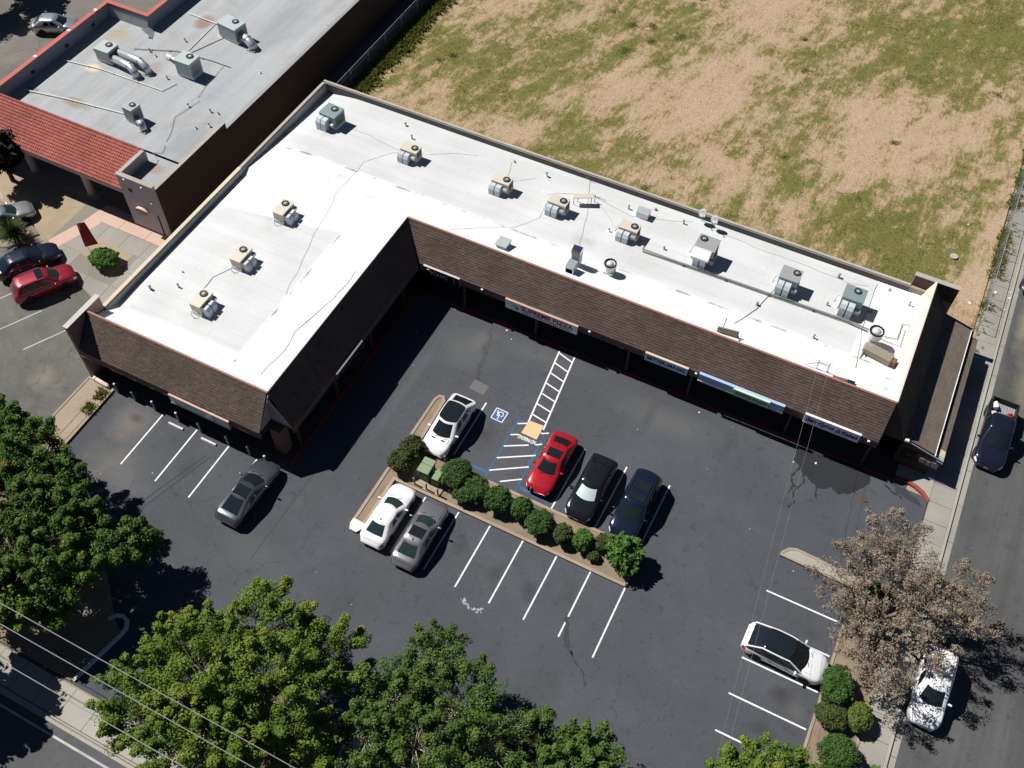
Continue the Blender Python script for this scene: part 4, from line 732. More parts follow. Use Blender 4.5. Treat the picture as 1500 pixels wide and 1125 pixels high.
# neighbour's units
gn = 'rooftop units on the grey roof'
hvac('pale rooftop unit with a long twin duct on the grey roof', -62.4, 49.5, 4.3, R(0), 1.5, 1.35, 1.0, 'hvac_pale', .2, 0, group=gn, fr=.3)
hvac('pale tall rooftop unit with a duct arm on the grey roof', -55.1, 51.1, 4.3, R(0), 1.6, 1.4, 1.3, 'hvac_pale', .2, 0, group=gn, fr=.32)
hvac('pale rooftop unit farthest back on the grey roof', -54.9, 57.0, 4.3, R(-8), 2.1, 1.4, 1.2, 'hvac_pale', .2, 0, group=gn, fr=.3)
hvac('small dark rooftop unit nearest the red tiles', -55.35, 44.2, 4.3, R(-6), 1.05, 1.0, 1.15, 'hvac_grey', .2, 0, group=gn, fr=.26)
def duct_run(label, pts, r, m='galv', cat='duct', name='roof_duct'):
    o = thing(name, label, cat, pts[0]); q = [Vector(p)-Vector(pts[0]) for p in pts]
    MB().tube(q, r, 8).build('duct_body', m, o, True)
    for i in range(1, len(q)-1): MB().tube([q[i]-(q[i+1]-q[i]).normalized()*.05, q[i]+(q[i+1]-q[i]).normalized()*.05], r*1.08, 8).build('duct_band', 'pipe_grey', o)
    MB().box(q[-1].x-r, q[-1].y-r, 4.2-pts[0][2], q[-1].x+r, q[-1].y+r, 4.3-pts[0][2]).build('roof_collar', 'pipe_grey', o); return o
duct_run('fat silver duct, southern of the pair beside the first pale unit', [(-61.6, 49.1, 4.85), (-59.6, 48.9, 4.85), (-58.9, 48.6, 4.75), (-58.7, 48.5, 4.3)], .33)
duct_run('fat silver duct, northern of the pair beside the first pale unit', [(-61.6, 49.85, 4.95), (-59.2, 49.75, 4.95), (-58.4, 49.5, 4.8), (-58.2, 49.4, 4.3)], .33)
duct_run('white tube arm beside the tall pale unit', [(-56.0, 51.2, 4.7), (-57.3, 51.6, 4.7), (-58.0, 51.8, 4.6)], .14, 'pipe_white')
duct_run('silver duct elbow beside the farthest pale unit', [(-53.8, 56.8, 4.8), (-53.1, 56.6, 4.8), (-52.5, 56.4, 4.6), (-52.4, 56.3, 4.3)], .4)
duct_run('silver duct elbow beside the small dark unit', [(-54.8, 44.0, 4.7), (-54.1, 43.6, 4.7), (-53.8, 43.4, 4.3)], .28)
# exhaust fans, hood, skylight, tank, dishes, vents
def upblast(label, x, y, r, h, z):
    o = thing('exhaust_fan', label, 'roof fan', (x, y, z), 0, 'exhaust fans on the white roof')
    MB().box(-r*.8, -r*.8, -.3, r*.8, r*.8, .2).build('curb', 'pipe_white', o); MB().lathe((0, 0, .2), [(r*.75, 0), (r*.8, h*.3), (r, h*.4), (r, h*.8), (r*.92, h*.82)], 24).build('wind_band', 'white_box', o, False)
    MB().lathe((0, 0, .2+h*.8), [(r, 0), (r*1.0, .1), (r*.78, .1), (r*.74, -.1)], 24).build('rim', 'fan_dark', o); MB().lathe((0, 0, .2+h*.82), [(r*.62, 0), (r*.5, .08), (.01, .14)], 20).build('motor_dome', 'duct', o, True); return o
upblast('white round exhaust fan beside the silver hood', -14.45, 46.2, .45, .75, Z(-14.45, 46.2, .1)); upblast('tall white round exhaust fan on rusty duct near the east ridge', 3.95, 48.7, .5, 1.2, Z(4, 48.7, .15))
o = thing('grease_duct', 'weathered grey duct box lying below the tall exhaust fan', 'duct', (4.6, 47.7, Z(4.6, 47.7, .05))); MB().cbox((0, 0, .3), (1.9, .75, .5), R(-10), .03).build('duct_body', mat('duct_worn', (.3, .26, .2), .7, .2, .35, 2), o); MB().cbox((1.0, -.2, .25), (.5, .5, .45), R(-10), .04).build('rusty_end', 'rust', o); MB().cbox((-1.0, .1, .45), (.08, .9, .08), R(-10)).build('support_bar', 'pipe_grey', o); MB().tube([(-1.0, -.9, -.05), (-.95, .1, .1)], .05, 6).build('support_pipe', 'duct_worn', o)
o = thing('kitchen_hood', 'tall narrow silver kitchen exhaust at the edge of the shingles', 'exhaust', (-16.85, 45.2, Z(-16.85, 45.2, 0))); MB().cbox((0, .55, .6), (.62, .62, 1.2), 0, .02).build('stack', 'duct', o); MB().solid([(-.34, .2, 1.2), (-.34, .9, 1.2), (-.34, .75, 1.55), (-.34, .3, 1.45)], (.68, 0, 0)).build('hood_cap', 'chrome', o); MB().cbox((0, -.35, .4), (.66, .8, .8), 0, .02).build('lower_box', 'galv', o); MB().cbox((0, -.72, .35), (.5, .06, .5), 0, .01).build('grease_panel', 'rust', o); MB().tube([(.7, .4, 0), (.7, .4, .5)], .02, 5).build('rod', 'pipe_grey', o)
o = thing('roof_hatch', 'small grey roof hatch above the brown shingles', 'hatch', (-22.2, 44.75, Z(-22.2, 44.75, 0))); MB().box(-.4, -.4, -.1, .4, .4, .32).build('hatch_curb', 'hvac_pale', o); MB().cbox((0, 0, .37), (.95, .95, .09), 0, .03).build('hatch_lid', 'hvac_pale', o)
o = thing('roof_box', 'low white equipment box by the rear parapet', 'roof box', (-14.6, 53.1, Z(-14.6, 53.1, 0))); MB().cbox((0, 0, .25), (.95, .7, .5), 0, .02).build('cabinet', 'white_box', o); MB().cbox((0, 0, .52), (1.0, .75, .05), 0, .01).build('lid', 'hvac_pale', o)
o = thing('metal_frame', 'open tan metal frame leaning near the antenna mast', 'frame', (-19.2, 52.2, Z(-19.2, 52.2, 0))); MB().cbox((0, 0, .75), (1.5, .5, .06), R(28), .01).build('panel', 'hvac_tan', o)
for (a, c) in ((-.55, -.45), (.6, .2), (-.4, 0), (.75, .55)): MB().tube([(a, c, -.1), (a, c, .74)], .03, 5).build('leg', 'rust', o)
o = thing('antenna', 'thin branching antenna mast by the rear parapet', 'antenna', (-19.2, 53.4, Z(-19.2, 53.4, 0))); MB().tube([(0, 0, -.1), (0, 0, 1.5)], .025, 6).build('mast', 'pipe_grey', o); MB().tube([(-.5, .1, 1.35), (.5, -.1, 1.35)], .015, 5).tube([(-.3, -.15, 1.42), (-.3, .3, 1.42)], .012, 4).tube([(.2, -.25, 1.42), (.2, .2, 1.42)], .012, 4).build('boom', 'pipe_grey', o)
for i, (x, y, l) in enumerate(((-10.5, 54.65, 'dark satellite dish, western of the two on the rear parapet'), (-9.45, 54.4, 'dark satellite dish, eastern of the two on the rear parapet'))):
    o = thing('satellite_dish', l, 'dish', (x, y, Z(x, y, 0)), 0, 'satellite dishes on the parapet'); MB().tube([(0, .15, 0), (0, .1, .75)], .03, 6).build('mast', 'pipe_grey', o)
    d = MB().lathe((0, 0, 0), [(.001, -.06), (.2, -.04), (.34, .03), (.35, .04), (.2, -.02), (.002, -.045)], 20).build('reflector', 'hvac_grey', o, True); d.location = (0, -.05, .9); d.rotation_euler = (R(50), 0, R(-35))
    MB().tube([(0, -.05, .75), (.22, -.4, 1.0)], .018, 5).build('feed_arm', 'pipe_grey', o); MB().cbox((.24, -.44, 1.03), (.1, .1, .1), 0, .02).build('feed_horn', 'white_box', o)
def vent(label, x, y, z, r=.07, h=.35, m='pipe_grey', cap=True):
    r, h = r*.62, h*.65
    o = thing('vent_pipe', label, 'vent', (x, y, z), 0, 'vent pipes on the roofs'); MB().lathe((0, 0, -.1), [(r*2.2, 0), (r*2.0, .14), (r, .16), (r, .1+h)], 12).build('pipe', m, o)
    if cap: MB().lathe((0, 0, h), [(r*1.5, 0), (r*1.6, .06), (r*.4, .13)], 12).build('cap', 'pipe_grey', o)
VN = [(-35.7, 53.8, 'capped vent pipe near the rear parapet east of the slate unit'), (-34.4, 52.6, 'small vent pipe behind the second tan unit'), (-25.9, 54.0, 'low vent ring by the parapet above the third tan unit'), (-22.95, 53.7, 'capped vent pipe west of the antenna mast'), (-16.2, 50.3, 'vent pipe midway between two tan units'), (-15.85, 53.3, 'vent pipe beside the low white box'), (-14.0, 54.2, 'vent pipe between the white box and the dishes'), (-11.6, 53.8, 'vent pipe just west of the dishes'), (-11.9, 50.5, 'small pipe stub between the pipe run and the hooded unit'), (.3, 53.9, 'vent pipe behind the slate green east unit'), (3.9, 54.4, 'bent vent pipe in the north-east roof corner'), (5.5, 53.6, 'short dark vent beside the pink upstand'), (-4.1, 48.4, 'short black vent south of the pipe run'), (.3, 47.3, 'thin vent on the roof crease'), (-41.6, 32.5, 'capped white vent on the wing roof by the parapet'), (-42.6, 30.2, 'tiny vent stub near the wing corner'), (.3, 50.8, 'angle vent, west one of a pair between the east units'), (-40.9, 31.2, 'small black vent stub between the wing units and the parapet'), (3.2, 51.6, 'small vent east of the slate green unit')]
for i, (x, y, l) in enumerate(VN): vent(l, x, y, Z(x, y, 0), .08 if i % 3 else .11, .3+.15*(i % 2), 'pipe_white' if i in (0, 3, 4, 14) else 'pipe_grey', i % 4 != 2)
for i, (x, y, l) in enumerate([(-58.3, 54.5, 'bent vent near the farthest pale unit'), (-53.4, 51.0, 'low turbine vent east of the tall pale unit'), (-52.6, 47.5, 'white capped vent in the middle of the grey roof edge'), (-50.0, 53.9, 'white capped vent nearest the roof edge'), (-50.6, 47.8, 'left of two thin vents on the grey roof'), (-49.9, 47.9, 'right of two thin vents on the grey roof'), (-49.6, 46.3, 'white vent above the wall step'), (-50.4, 45.6, 'small vent below the wall step'), (-56.4, 49.6, 'dark vent beside the brown stain'), (-64.3, 49.7, 'squat vent by the slate parapet'), (-60.1, 51.9, 'first of the vents in the row behind the twin duct'), (-59.2, 51.6, 'second of the vents in the row behind the twin duct')]): vent(l, x, y, 4.2, .09, .35, 'pipe_white' if 'white' in l else 'pipe_grey', i % 2 == 0)
def run(name, label, cat, pts, r, m, blocks=0):
    o = thing(name, label, cat, pts[0]); q = [Vector(p)-Vector(pts[0]) for p in pts]; MB().tube(q, r, 6).build('pipe', m, o)
    if blocks:
        tot = sum((b-a).length for a, b in zip(q, q[1:])); n = int(tot/blocks)
        for i in range(1, n):
            d = i*blocks
            for a, b in zip(q, q[1:]):
                if d <= (b-a).length: c = a.lerp(b, d/(b-a).length); break
                d -= (b-a).length
            MB().cbox((c.x, c.y, c.z-.06), (.16, .16, .09)).build('support_block', 'wood_pole', o)
    return o
zp_ = lambda x, y: (x, y, Z(x, y, .1))
run('pipe_run', 'long black pipe run across the rear half of the white roof, lower of two', 'pipe', [zp_(-13.2, 49.45)] + [zp_(-13.2+k*1.9, 49.45+.04*k) for k in range(1, 9)] + [zp_(3.5, 49.6)], .035, 'pipe_black', 3.2)
run('pipe_run', 'long black pipe run across the rear half of the white roof, upper of two', 'pipe', [zp_(-13.35, 50.9), zp_(-13.3, 49.7)] + [zp_(-13.2+k*1.9, 49.65+.04*k) for k in range(1, 9)] + [zp_(3.5, 49.85)], .035, 'pipe_grey')
run('pipe_run', 'thin pipe bent twice beside the pink upstand, upper of two', 'pipe', [zp_(4.6, 49.7), zp_(5.45, 49.9), zp_(5.45, 51.5), zp_(6.1, 51.6)], .03, 'pipe_grey'); run('pipe_run', 'thin pipe bent twice beside the pink upstand, lower of two', 'pipe', [zp_(4.5, 49.35), zp_(5.75, 49.3), zp_(5.75, 51.0), zp_(6.1, 51.1)], .025, 'pipe_grey')
nbz = 4.28
run('pipe_run', 'white pipe from the slate parapet to the small dark unit', 'pipe', [(-65.8, 42.9, nbz), (-62, 43.6, nbz), (-55.9, 44.4, nbz)], .05, 'pipe_white', 2.2); run('pipe_run', 'white pipe from the slate parapet past the cream stain', 'pipe', [(-65.7, 47.5, nbz), (-61.9, 48.0, nbz), (-55.7, 48.1, nbz), (-55.3, 49.4, nbz)], .04, 'pipe_white', 2.5)
run('pipe_run', 'grey pipe run across the grey roof behind the tall unit', 'pipe', [(-61.5, 51.5, nbz), (-58, 53, nbz), (-54.5, 53.3, nbz), (-52.6, 53.3, nbz)], .035, 'pipe_grey', 1.6); run('pipe_run', 'white pipe reaching the farthest pale unit', 'pipe', [(-60.5, 57.9, nbz), (-57, 57.8, nbz), (-55.9, 57.4, nbz)], .05, 'pipe_white', 2); run('pipe_run', 'grey upright pipe bent beside the farthest pale unit', 'pipe', [(-55.8, 57.2, 5.2), (-56.4, 56.6, 5.2), (-57.0, 53.4, 4.4)], .06, 'pipe_grey')
def cable(label, pts, r=.01, off=.03, zf=None, m='cable'):
    P = []
    for a, b in zip(pts, pts[1:]):
        n = max(3, int(math.hypot(b[0]-a[0], b[1]-a[1])/.35))
        for i in range(n): t = i/n; x, y = a[0]+(b[0]-a[0])*t, a[1]+(b[1]-a[1])*t; w_ = .12*noise.noise(Vector((x*.8, y*.8, r*50))); P.append((x+w_, y+w_, (zf or zdeck(x, y))+off))
    tag(MB().tube(P, r, 4).build('roof_cable', m), label, 'cable', 'loose cables on the roofs')
cable('loose cable crossing from the second tan unit to the wing roof', [(-33.8, 51.2), (-34.9, 50.2), (-36.2, 48.2), (-36.0, 44.5), (-35.2, 40), (-34.2, 36), (-33.6, 33.6)]); cable('loose cable from the slate unit toward the second tan unit', [(-39.9, 51.2), (-37.2, 51.3), (-35.6, 50.9), (-34, 50.8)]); cable('loose cable arching toward the rear parapet east of the second unit', [(-32.4, 51.4), (-30.6, 52.6), (-28.4, 53.4)])
cable('loose cable from the third tan unit up to the parapet vent', [(-26, 53.9), (-25.6, 52.2), (-25.2, 51.6), (-23.3, 53.3)]); cable('loose cable from the antenna down to the silver hood', [(-19.1, 53.2), (-18.0, 50), (-17.3, 47), (-17.2, 45.9)]); cable('loose cable from the antenna past the low white box', [(-19.1, 53.4), (-17.2, 53.0), (-15.4, 52.6), (-12.5, 53.6), (-10.8, 54.4)]); cable('loose cable from the antenna to the pipe run unit', [(-18.9, 53.5), (-17.4, 52.2), (-16.1, 50.9), (-15.3, 50.9)]); cable('loose cable from the antenna west toward the third unit', [(-19.3, 53.3), (-21.5, 52.2), (-22.2, 51.5)])
cable('loose cable wandering to the edge by the roof hatch', [(-21.6, 50.8), (-21.4, 49.0), (-22.6, 47.2), (-24.5, 45.9), (-26.5, 44.1)]); cable('thick cable from the grey unit to the olive sign bracket', [(-3.4, 50.6), (-4.0, 48.0), (-5.0, 45.4)], .03); cable('cable along the rear parapet east of the dishes', [(-9.3, 54.3), (-6, 53.9), (-2, 53.9), (1, 53.6), (2.9, 54.2)]); cable('cable between the middle and the nearest wing units', [(-38.6, 34.3), (-39.3, 33), (-39.2, 31.6), (-38.6, 31.2)], .02)
cable('dark grimy line beside the wing ridge', [(-31.0, 27.2), (-30.7, 29.5), (-31.0, 31.2), (-30.5, 33.5), (-30.1, 36), (-30.3, 38)], .018)
cable('dark seam line running down the east end of the roof', [(3.0, 54.6), (3.05, 51), (3.1, 49.2), (3.4, 47), (3.6, 45.4)], .022); cable('curled cables by the red tile corner on the grey roof', [(-51.2, 42.8), (-50.8, 42.0), (-51.6, 41.6), (-50.6, 41.2), (-50.4, 40.3), (-49.9, 39.4)], .02, .04, 4.22); cable('long wandering cable on the grey roof toward the corner', [(-52.2, 48.5), (-52.7, 46), (-51.8, 44), (-51.3, 42.8)], .02, .04, 4.22); cable('long cable across the grey roof beside the vents', [(-53.2, 53.2), (-52.9, 50), (-52.5, 48.4)], .02, .04, 4.22)
o = thing('sign_bracket', 'olive metal sign bracket lying behind the shingle ridge', 'bracket', (-5.0, 44.3, Z(-5, 44.3, .05))); MB().cbox((0, 0, .25), (1.45, .1, .5), R(8), .01).build('plate', 'metal_olive', o); MB().tube([(-.4, .1, .4), (-.4, .5, .95)], .03, 5).build('post', 'metal_olive', o); MB().tube([(.7, 0, .3), (.95, -.3, .0)], .03, 5).build('brace', 'trim_black', o)
o = thing('service_mast', 'thin wire service mast at the shingle ridge', 'mast', (1.4, 44.2, Z(1.4, 44.2, 0)))
for a, b in (((-.9, 0, .1), (-.2, .1, .6)), ((-.2, .1, .6), (.5, .1, .6)), ((-.2, .1, -.1), (-.2, .1, .9)), ((.5, .1, -.1), (.5, .1, .9)), ((.5, .1, .1), (.9, 0, -.1))): MB().tube([a, b], .025, 5).build('rod', 'pipe_grey', o)
o = thing('roof_plank', 'short dark plank at the shingle ridge east of the mast', 'plank', (3.0, 44.1, Z(3, 44.1, .06))); MB().cbox((0, 0, .03), (1.3, .2, .06), R(6), .01).build('board', 'rust', o); MB().cbox((.55, -.02, .09), (.5, .24, .05), R(6), .01).build('bracket', 'trim_black', o)

# ---------------------------------------------------------------- vehicles
def ring_pts(xr, xf, b, r, z, bf=.06, br=.03, bs=.03, nf=9, ns=15):
    """closed outline: front edge (right->left), left side (front->rear), rear edge, right side"""
    P = []; c3 = 3
    for i in range(nf): t = -1+2*i/(nf-1); P.append((xf+bf*(1-t*t), t*(b-r)))
    for i in range(1, c3+1): a = R(90*i/(c3+1)); P.append((xf-r+r*math.cos(a), b-r+r*math.sin(a)))
    for i in range(ns): t = i/(ns-1); P.append((xf-r+(xr+r-xf+r)*t, b+bs*(1-(2*t-1)**2)))
    for i in range(1, c3+1): a = R(90+90*i/(c3+1)); P.append((xr+r+r*math.cos(a), b-r+r*math.sin(a)))
    for i in range(nf): t = 1-2*i/(nf-1); P.append((xr-br*(1-t*t), t*(b-r)))
    for i in range(1, c3+1): a = R(180+90*i/(c3+1)); P.append((xr+r+r*math.cos(a), -(b-r)+r*math.sin(a)))
    for i in range(ns): t = i/(ns-1); P.append((xr+r+(xf-r-xr-r)*t, -(b+bs*(1-(2*t-1)**2))))
    for i in range(1, c3+1): a = R(270+90*i/(c3+1)); P.append((xf-r+r*math.cos(a), -(b-r)+r*math.sin(a)))
    return [Vector((x, y, z)) for x, y in P]
WHEEL = {}
def wheel(r, w):
    k = (round(r, 2), round(w, 2))
    if k not in WHEEL:
        t = MB().lathe((0, 0, 0), [(r*.62, -w/2), (r*.93, -w/2), (r, -w*.32), (r, w*.32), (r*.93, w/2), (r*.62, w/2)], 24, 'Y').mesh('tyre', 'tyre')
        rm = MB().lathe((0, 0, 0), [(r*.64, -w*.42), (r*.64, w*.42), (r*.56, w*.4), (r*.52, w*.2), (.05, w*.25)], 20, 'Y')
        for q in range(5):
            a = q*2*math.pi/5; rm.box(-.04, w*.2, .03, .04, w*.46, r*.6, Matrix.Rotation(a, 4, 'Y'))
        WHEEL[k] = (t, rm.mesh('rim', 'rim'))
    return WHEEL[k]
KIND = {   # cowl, roof front, roof rear, rear-glass foot (fractions of length from centre, + is front), belt, hood front z, deck z
    'sedan': (.235, .055, -.22, -.41, .91, .72, .98), 'coupe': (.225, .03, -.17, -.44, .9, .7, .97), 'suv': (.26, .10, -.395, -.47, 1.0, .86, 1.05), 'cross': (.265, .075, -.27, -.475, .99, .8, 1.04), 'van': (.3, .11, -.41, -.475, 1.02, .84, 1.05), 'hatch': (.26, .07, -.28, -.46, .93, .76, 1.0)}
def car(label, cat, x, y, hd, kind, L, W, H, pm, glass='glass', roof=None, shade=None, sunroof=None, rails=False, front_lamp='headlight', bed=None, group='cars parked around the mall', name='parked_car', vents=False, sunroof2=False, cab_m=None):
    o = thing(name, label, cat, (x, y, 0), R(hd), group)
    cw, rf, rr, rb, belt, hz, dz = KIND[kind]; h2 = L/2; b = W/2; ns = 30
    def top(t):                       # shoulder height along the car, t 0 rear .. 1 front
        xx = (t-.5)*L; c = cw*L
        if xx > c: u = (xx-c)/(h2-c); return belt+.03-(belt+.03-hz)*u**1.6-.1*max(0, u-.85)/.15
        if xx < rb*L+.15: u = (rb*L+.15-xx)/(rb*L+.15+h2+1e-6); return dz-.06*u-.22*max(0, u-.7)/.3
        u = (xx-rb*L)/(c-rb*L); return dz+(belt+.03-dz)*u
    def wid(t):
        e = min(t, 1-t)*L; k = .62 if t > .5 else .5; q = max(0, 1-e/k); pl = .27 if t > .5 else .2
        return b*(1-pl*q**2.2)-.012*math.cos((t-.5)*6)
    secs = []
    for i in range(ns+1):
        t = .5-.5*math.cos(math.pi*i/ns); t = .35*t+.65*(i/ns); xx = (t-.5)*L; wv, zt = wid(t), top(t)
        bx_ = 0
        half = [(0, zt+.035), (wv*.35, zt+.032), (wv*.7, zt+.015), (wv*.86, zt-.015), (wv*.95, zt-.07), (wv*.99, zt-.17), (wv*1.0, .58), (wv*.985, .42), (wv*.95, .28), (wv*.88, .2)]
        secs.append([(xx, -yy, zz) for yy, zz in half[::-1]] + [(xx, yy, zz) for yy, zz in half[1:]])
    body = MB().grid(secs); n = len(secs[0])
    for e, sgn in ((0, -1), (ns, 1)):
        base = len(body.v); q = [Vector(p)+Vector((sgn*.06*(1 if .3 < p[2] < .8 else .4), 0, 0)) for p in secs[e]]; q = [Vector((p.x, p.y*.93, .5+(p.z-.5)*.93)) for p in q]
        body.v += [tuple(p) for p in q]
        for k in range(n-1): body.f.append((e*n+k, e*n+k+1, base+k+1, base+k))
        body.f.append(tuple(base+k for k in range(n)))
    body.add(secs[0][:1]+secs[ns][:1]+secs[ns][-1:]+secs[0][-1:], [(0, 1, 2, 3)])
    bo = body.build('body', pm, o, True)
    def patch(nm, m, i0, i1, j0, j1, off=.008, mir=True, par=None):
        for sg in ((1, -1) if mir else (1,)):
            rows = []
            for i in range(i0, i1+1):
                rw = []
                for j in range(j0, j1+1):
                    p = Vector(secs[i][j]); d = Vector((.35*(1 if i > ns/2 else -1), p.y/b, .6 if p.z > .6 else .1)).normalized(); p = p+d*off; rw.append((p.x, p.y*sg, p.z))
                rows.append(rw)
            MB().grid(rows).build(nm, m, par or bo, True)
    patch('headlight', front_lamp, ns-2, ns, 13, 15, .014); patch('tail_light', 'taillight', 0, 2, 13, 15, .014)
    for s_ in (-1, 1):
        for q_ in (.06, -.15): MB().cbox((q_*L, s_*(b*.99+.006), belt-.14), (.2, .03, .035), 0, .01).build('door_handle', 'chrome', o)
    xn = h2+.055; MB().cbox((xn-.05, 0, .52), (.09, W*.42, .2), 0, .02).build('grille', 'trim_black', o); MB().cbox((xn-.045, 0, .32), (.08, W*.56, .1), 0, .02).build('lower_intake', 'trim_black', o)
    MB().cbox((-xn+.04, 0, .62), (.05, .34, .16), 0, .005).build('number_plate', 'plate', o); MB().cbox((xn-.0, 0, .42), (.03, .32, .14), 0, .005).build('number_plate', 'plate', o)
    for s_ in (-1, 1): MB().box(cw*L-.9, s_*.004, hz, cw*L, s_*.004+.001, hz+.001) 
    # hood shut line
    for s_ in (-1, 1): MB().tube([(h2-.28, s_*b*.62, top(.955)+.022), (h2-.8, s_*b*.72, top(1-.8/L)+.014), (cw*L+.06, s_*b*.74, top(.5+cw)+.018)], .008, 4).build('hood_line', 'trim_black', bo)
    # cabin
    rB, rT = (h2*2*rb, rr*L), (cw*L, rf*L); tb, tt = b-.04, b-.22 if kind != 'van' else b-.19
    if bed: rB = (bed[0], bed[0]+.04)
    A = ring_pts(rB[0], rT[0], tb, .24, belt-.06, .2, .08, .015); T = ring_pts(rB[1], rT[1], tt, .24, H-.09, .13, .07, .03); T2 = ring_pts(rB[1]+.07, rT[1]-.06, tt-.07, .22, H-.03, .11, .05, .02); T3 = ring_pts(rB[1]+.4, rT[1]-.4, tt-.35, .1, H, .03, .02, .01)
    A = [Vector((p.x, p.y, max(p.z, min(top(min(1, max(0, p.x/L+.5))), belt+.1)-.05))) for p in A]
    n = len(A); cab = MB()
    for rg in (A, T, T2, T3): cab.v += [tuple(p) for p in rg]
    for q in range(3):
        for k in range(n): a_, b_ = q*n+k, q*n+(k+1) % n; cab.f.append((a_, b_, b_+n, a_+n))
    cab.f.append(tuple(3*n+k for k in range(n)))
    co = cab.build('cabin', cab_m or pm, o, True)
    def pane(nm, ks, v0, v1, m=None, off=.012):
        rows = []
        for v in [v0+(v1-v0)*i/3 for i in range(4)]: rows.append([A[k % n].lerp(T[k % n], v) for k in ks])
        g = []
        for i in range(4):
            rw = []
            for j in range(len(ks)):
                dj = rows[i][min(j+1, len(ks)-1)]-rows[i][max(j-1, 0)]; dv = rows[3][j]-rows[0][j]; nn = dj.cross(dv).normalized()
                if nn.dot(Vector((rows[i][j].x-(rB[0]+rT[0])/2, rows[i][j].y, .4))) < 0: nn = -nn
                rw.append(rows[i][j]+nn*off)
            g.append(rw)
        return MB().grid(g).build(nm, m or glass, co, True)
    nf, c3, nsd = 9, 3, 15; s0 = nf+c3; r0 = s0+nsd+c3; q0 = r0+nf+c3
    ws = pane('windshield', range(0, nf), .14, .95)
    if shade: pane('sunshade', range(0, nf), .2, .9, shade, .016)
    for i in (2, 6): MB().tube([A[i]+Vector((.03, 0, .1)), A[i].lerp(T[i], .18)+Vector((.06, .25, .05))], .012, 4).build('wiper', 'trim_black', co)
    if not bed: pane('rear_window', range(r0, r0+nf), .25 if kind in ('suv', 'van') else .12, .93)
    else: pane('rear_window', range(r0, r0+nf), .35, .9)
    for base_, flip in ((s0, 0), (q0, 1)):
        for a_, e_ in (((1, 6), (6, 11), (11, 13)) if kind in ('suv', 'van', 'cross') else ((1, 6), (6, 11))):
            ks = [base_+(nsd-1-i if flip else i) for i in range(a_, e_+1)]; ks = ks[:-1] if len(ks) > 3 else ks
            pane('side_window', ks, .2, .88)
    def roofskin(nm, m):
        q = MB(); k0 = [p+Vector((0, 0, .012)) for p in T2]; k1 = [p+Vector((0, 0, .014)) for p in T3]; q.v = [tuple(p) for p in k0+k1]
        q.f = [(k, (k+1) % n, n+(k+1) % n, n+k) for k in range(n)]+[tuple(range(n, 2*n))]; q.build(nm, m, co, True)
    def rect(nm, x0_, x1_, hw, m, dz_=.02): MB().cbox(((x0_+x1_)/2, 0, H+dz_-.012), (x1_-x0_, 2*hw, .03), 0, .012).build(nm, m, co)
    xm0, xm1 = rB[1], rT[1]
    if roof: roofskin('glass_roof' if roof == 'glass' else 'roof_panel', roof)
    if sunroof: rect('sunroof', xm1-.22-sunroof, xm1-.22, tt-.22, 'glass')
    if sunroof2: rect('rear_sunroof', xm1-1.75, xm1-1.05, tt-.22, 'glass')
    if rails:
        for s_ in (-1, 1): MB().tube([(rB[0]+.12, s_*(tb-.12), belt+.1), (xm0, s_*(tt-.02), H-.12), (xm0+.5, s_*(tt+.015), H-.075), (xm1-.4, s_*(tt+.015), H-.075), (xm1-.02, s_*(tt-.01), H-.11), (rT[0]-.12, s_*(tb-.06), belt+.02)] if rails == 3 else [(xm0+.3, s_*(tt-.1), H-.03), (xm0+.45, s_*(tt-.1), H+.04), (xm1-.4, s_*(tt-.1), H+.04), (xm1-.25, s_*(tt-.1), H-.03)], .05 if rails == 3 else .02, 6).build('roof_rail', {1: 'chrome', 2: 'trim_black', 3: pm}[rails], o)
    else: MB().solid([(xm0+.35, -.012, H-.02), (xm0+.1, -.012, H-.02), (xm0+.12, -.012, H+.06)], (0, .024, 0)).build('antenna_fin', 'trim_black', o)
    if vents:
        for s_ in (-1, 1): MB().cbox((h2-.85, s_*.35, top(1-.85/L)+.035), (.1, .26, .02), 0, .008).build('hood_vent', 'trim_black', o)
    for s_ in (-1, 1):
        mo = MB().cbox((cw*L-.42, s_*(b+.1), belt+.07), (.14, .24, .15), 0, .045).build('mirror', pm, o, True); MB().cbox((cw*L-.485, s_*(b+.1), belt+.07), (.012, .2, .11)).build('mirror_glass', 'glass', mo)
    wr = .33 if kind in ('sedan', 'hatch', 'coupe') else .37
    for s_ in (-1, 1):
        for xx in (h2-.9, -h2+.92):
            ar = MB().lathe((xx, s_*(b-.012), wr), [(wr+.06, -.012), (wr+.06, .012)], 24, 'Y').build('wheel_arch', 'trim_black', o)
            wh = thing('wheel', None, None, (xx, s_*(b-.1), wr), 0 if s_ > 0 else math.pi); wh.parent = o; t_, r_ = wheel(wr, .24); link('tyre', t_, wh); link('rim', r_, wh)
    return o
PW, PWM = paint('paint_white', (.78, .78, .78), 0, .3), paint('paint_pearl', (.74, .74, .75), 0, .28)
paint('paint_grey', (.25, .245, .26), .6, .3); paint('paint_slate', (.095, .105, .12), .6, .28); paint('paint_red', (.42, .012, .022), .25, .25); paint('paint_black', (.012, .013, .016), .2, .2); paint('paint_navy', (.012, .018, .045), .4, .22); paint('paint_maroon', (.3, .018, .035), .35, .28); paint('paint_silver', (.45, .48, .5), .7, .3); paint('paint_darkblue', (.014, .018, .035), .4, .25)
mat('trim_gloss', (.012, .013, .015), .1, 0, 0, spec=.6, coat=1); mat('shade_silver', (.62, .74, .72), .35, .3, .05, 6)
car('white sport utility car with dark panoramic roof beside the island arm', 'car', -19.72, 31.85, -90, 'cross', 4.85, 1.93, 1.68, 'paint_white', roof='glass', vents=True)
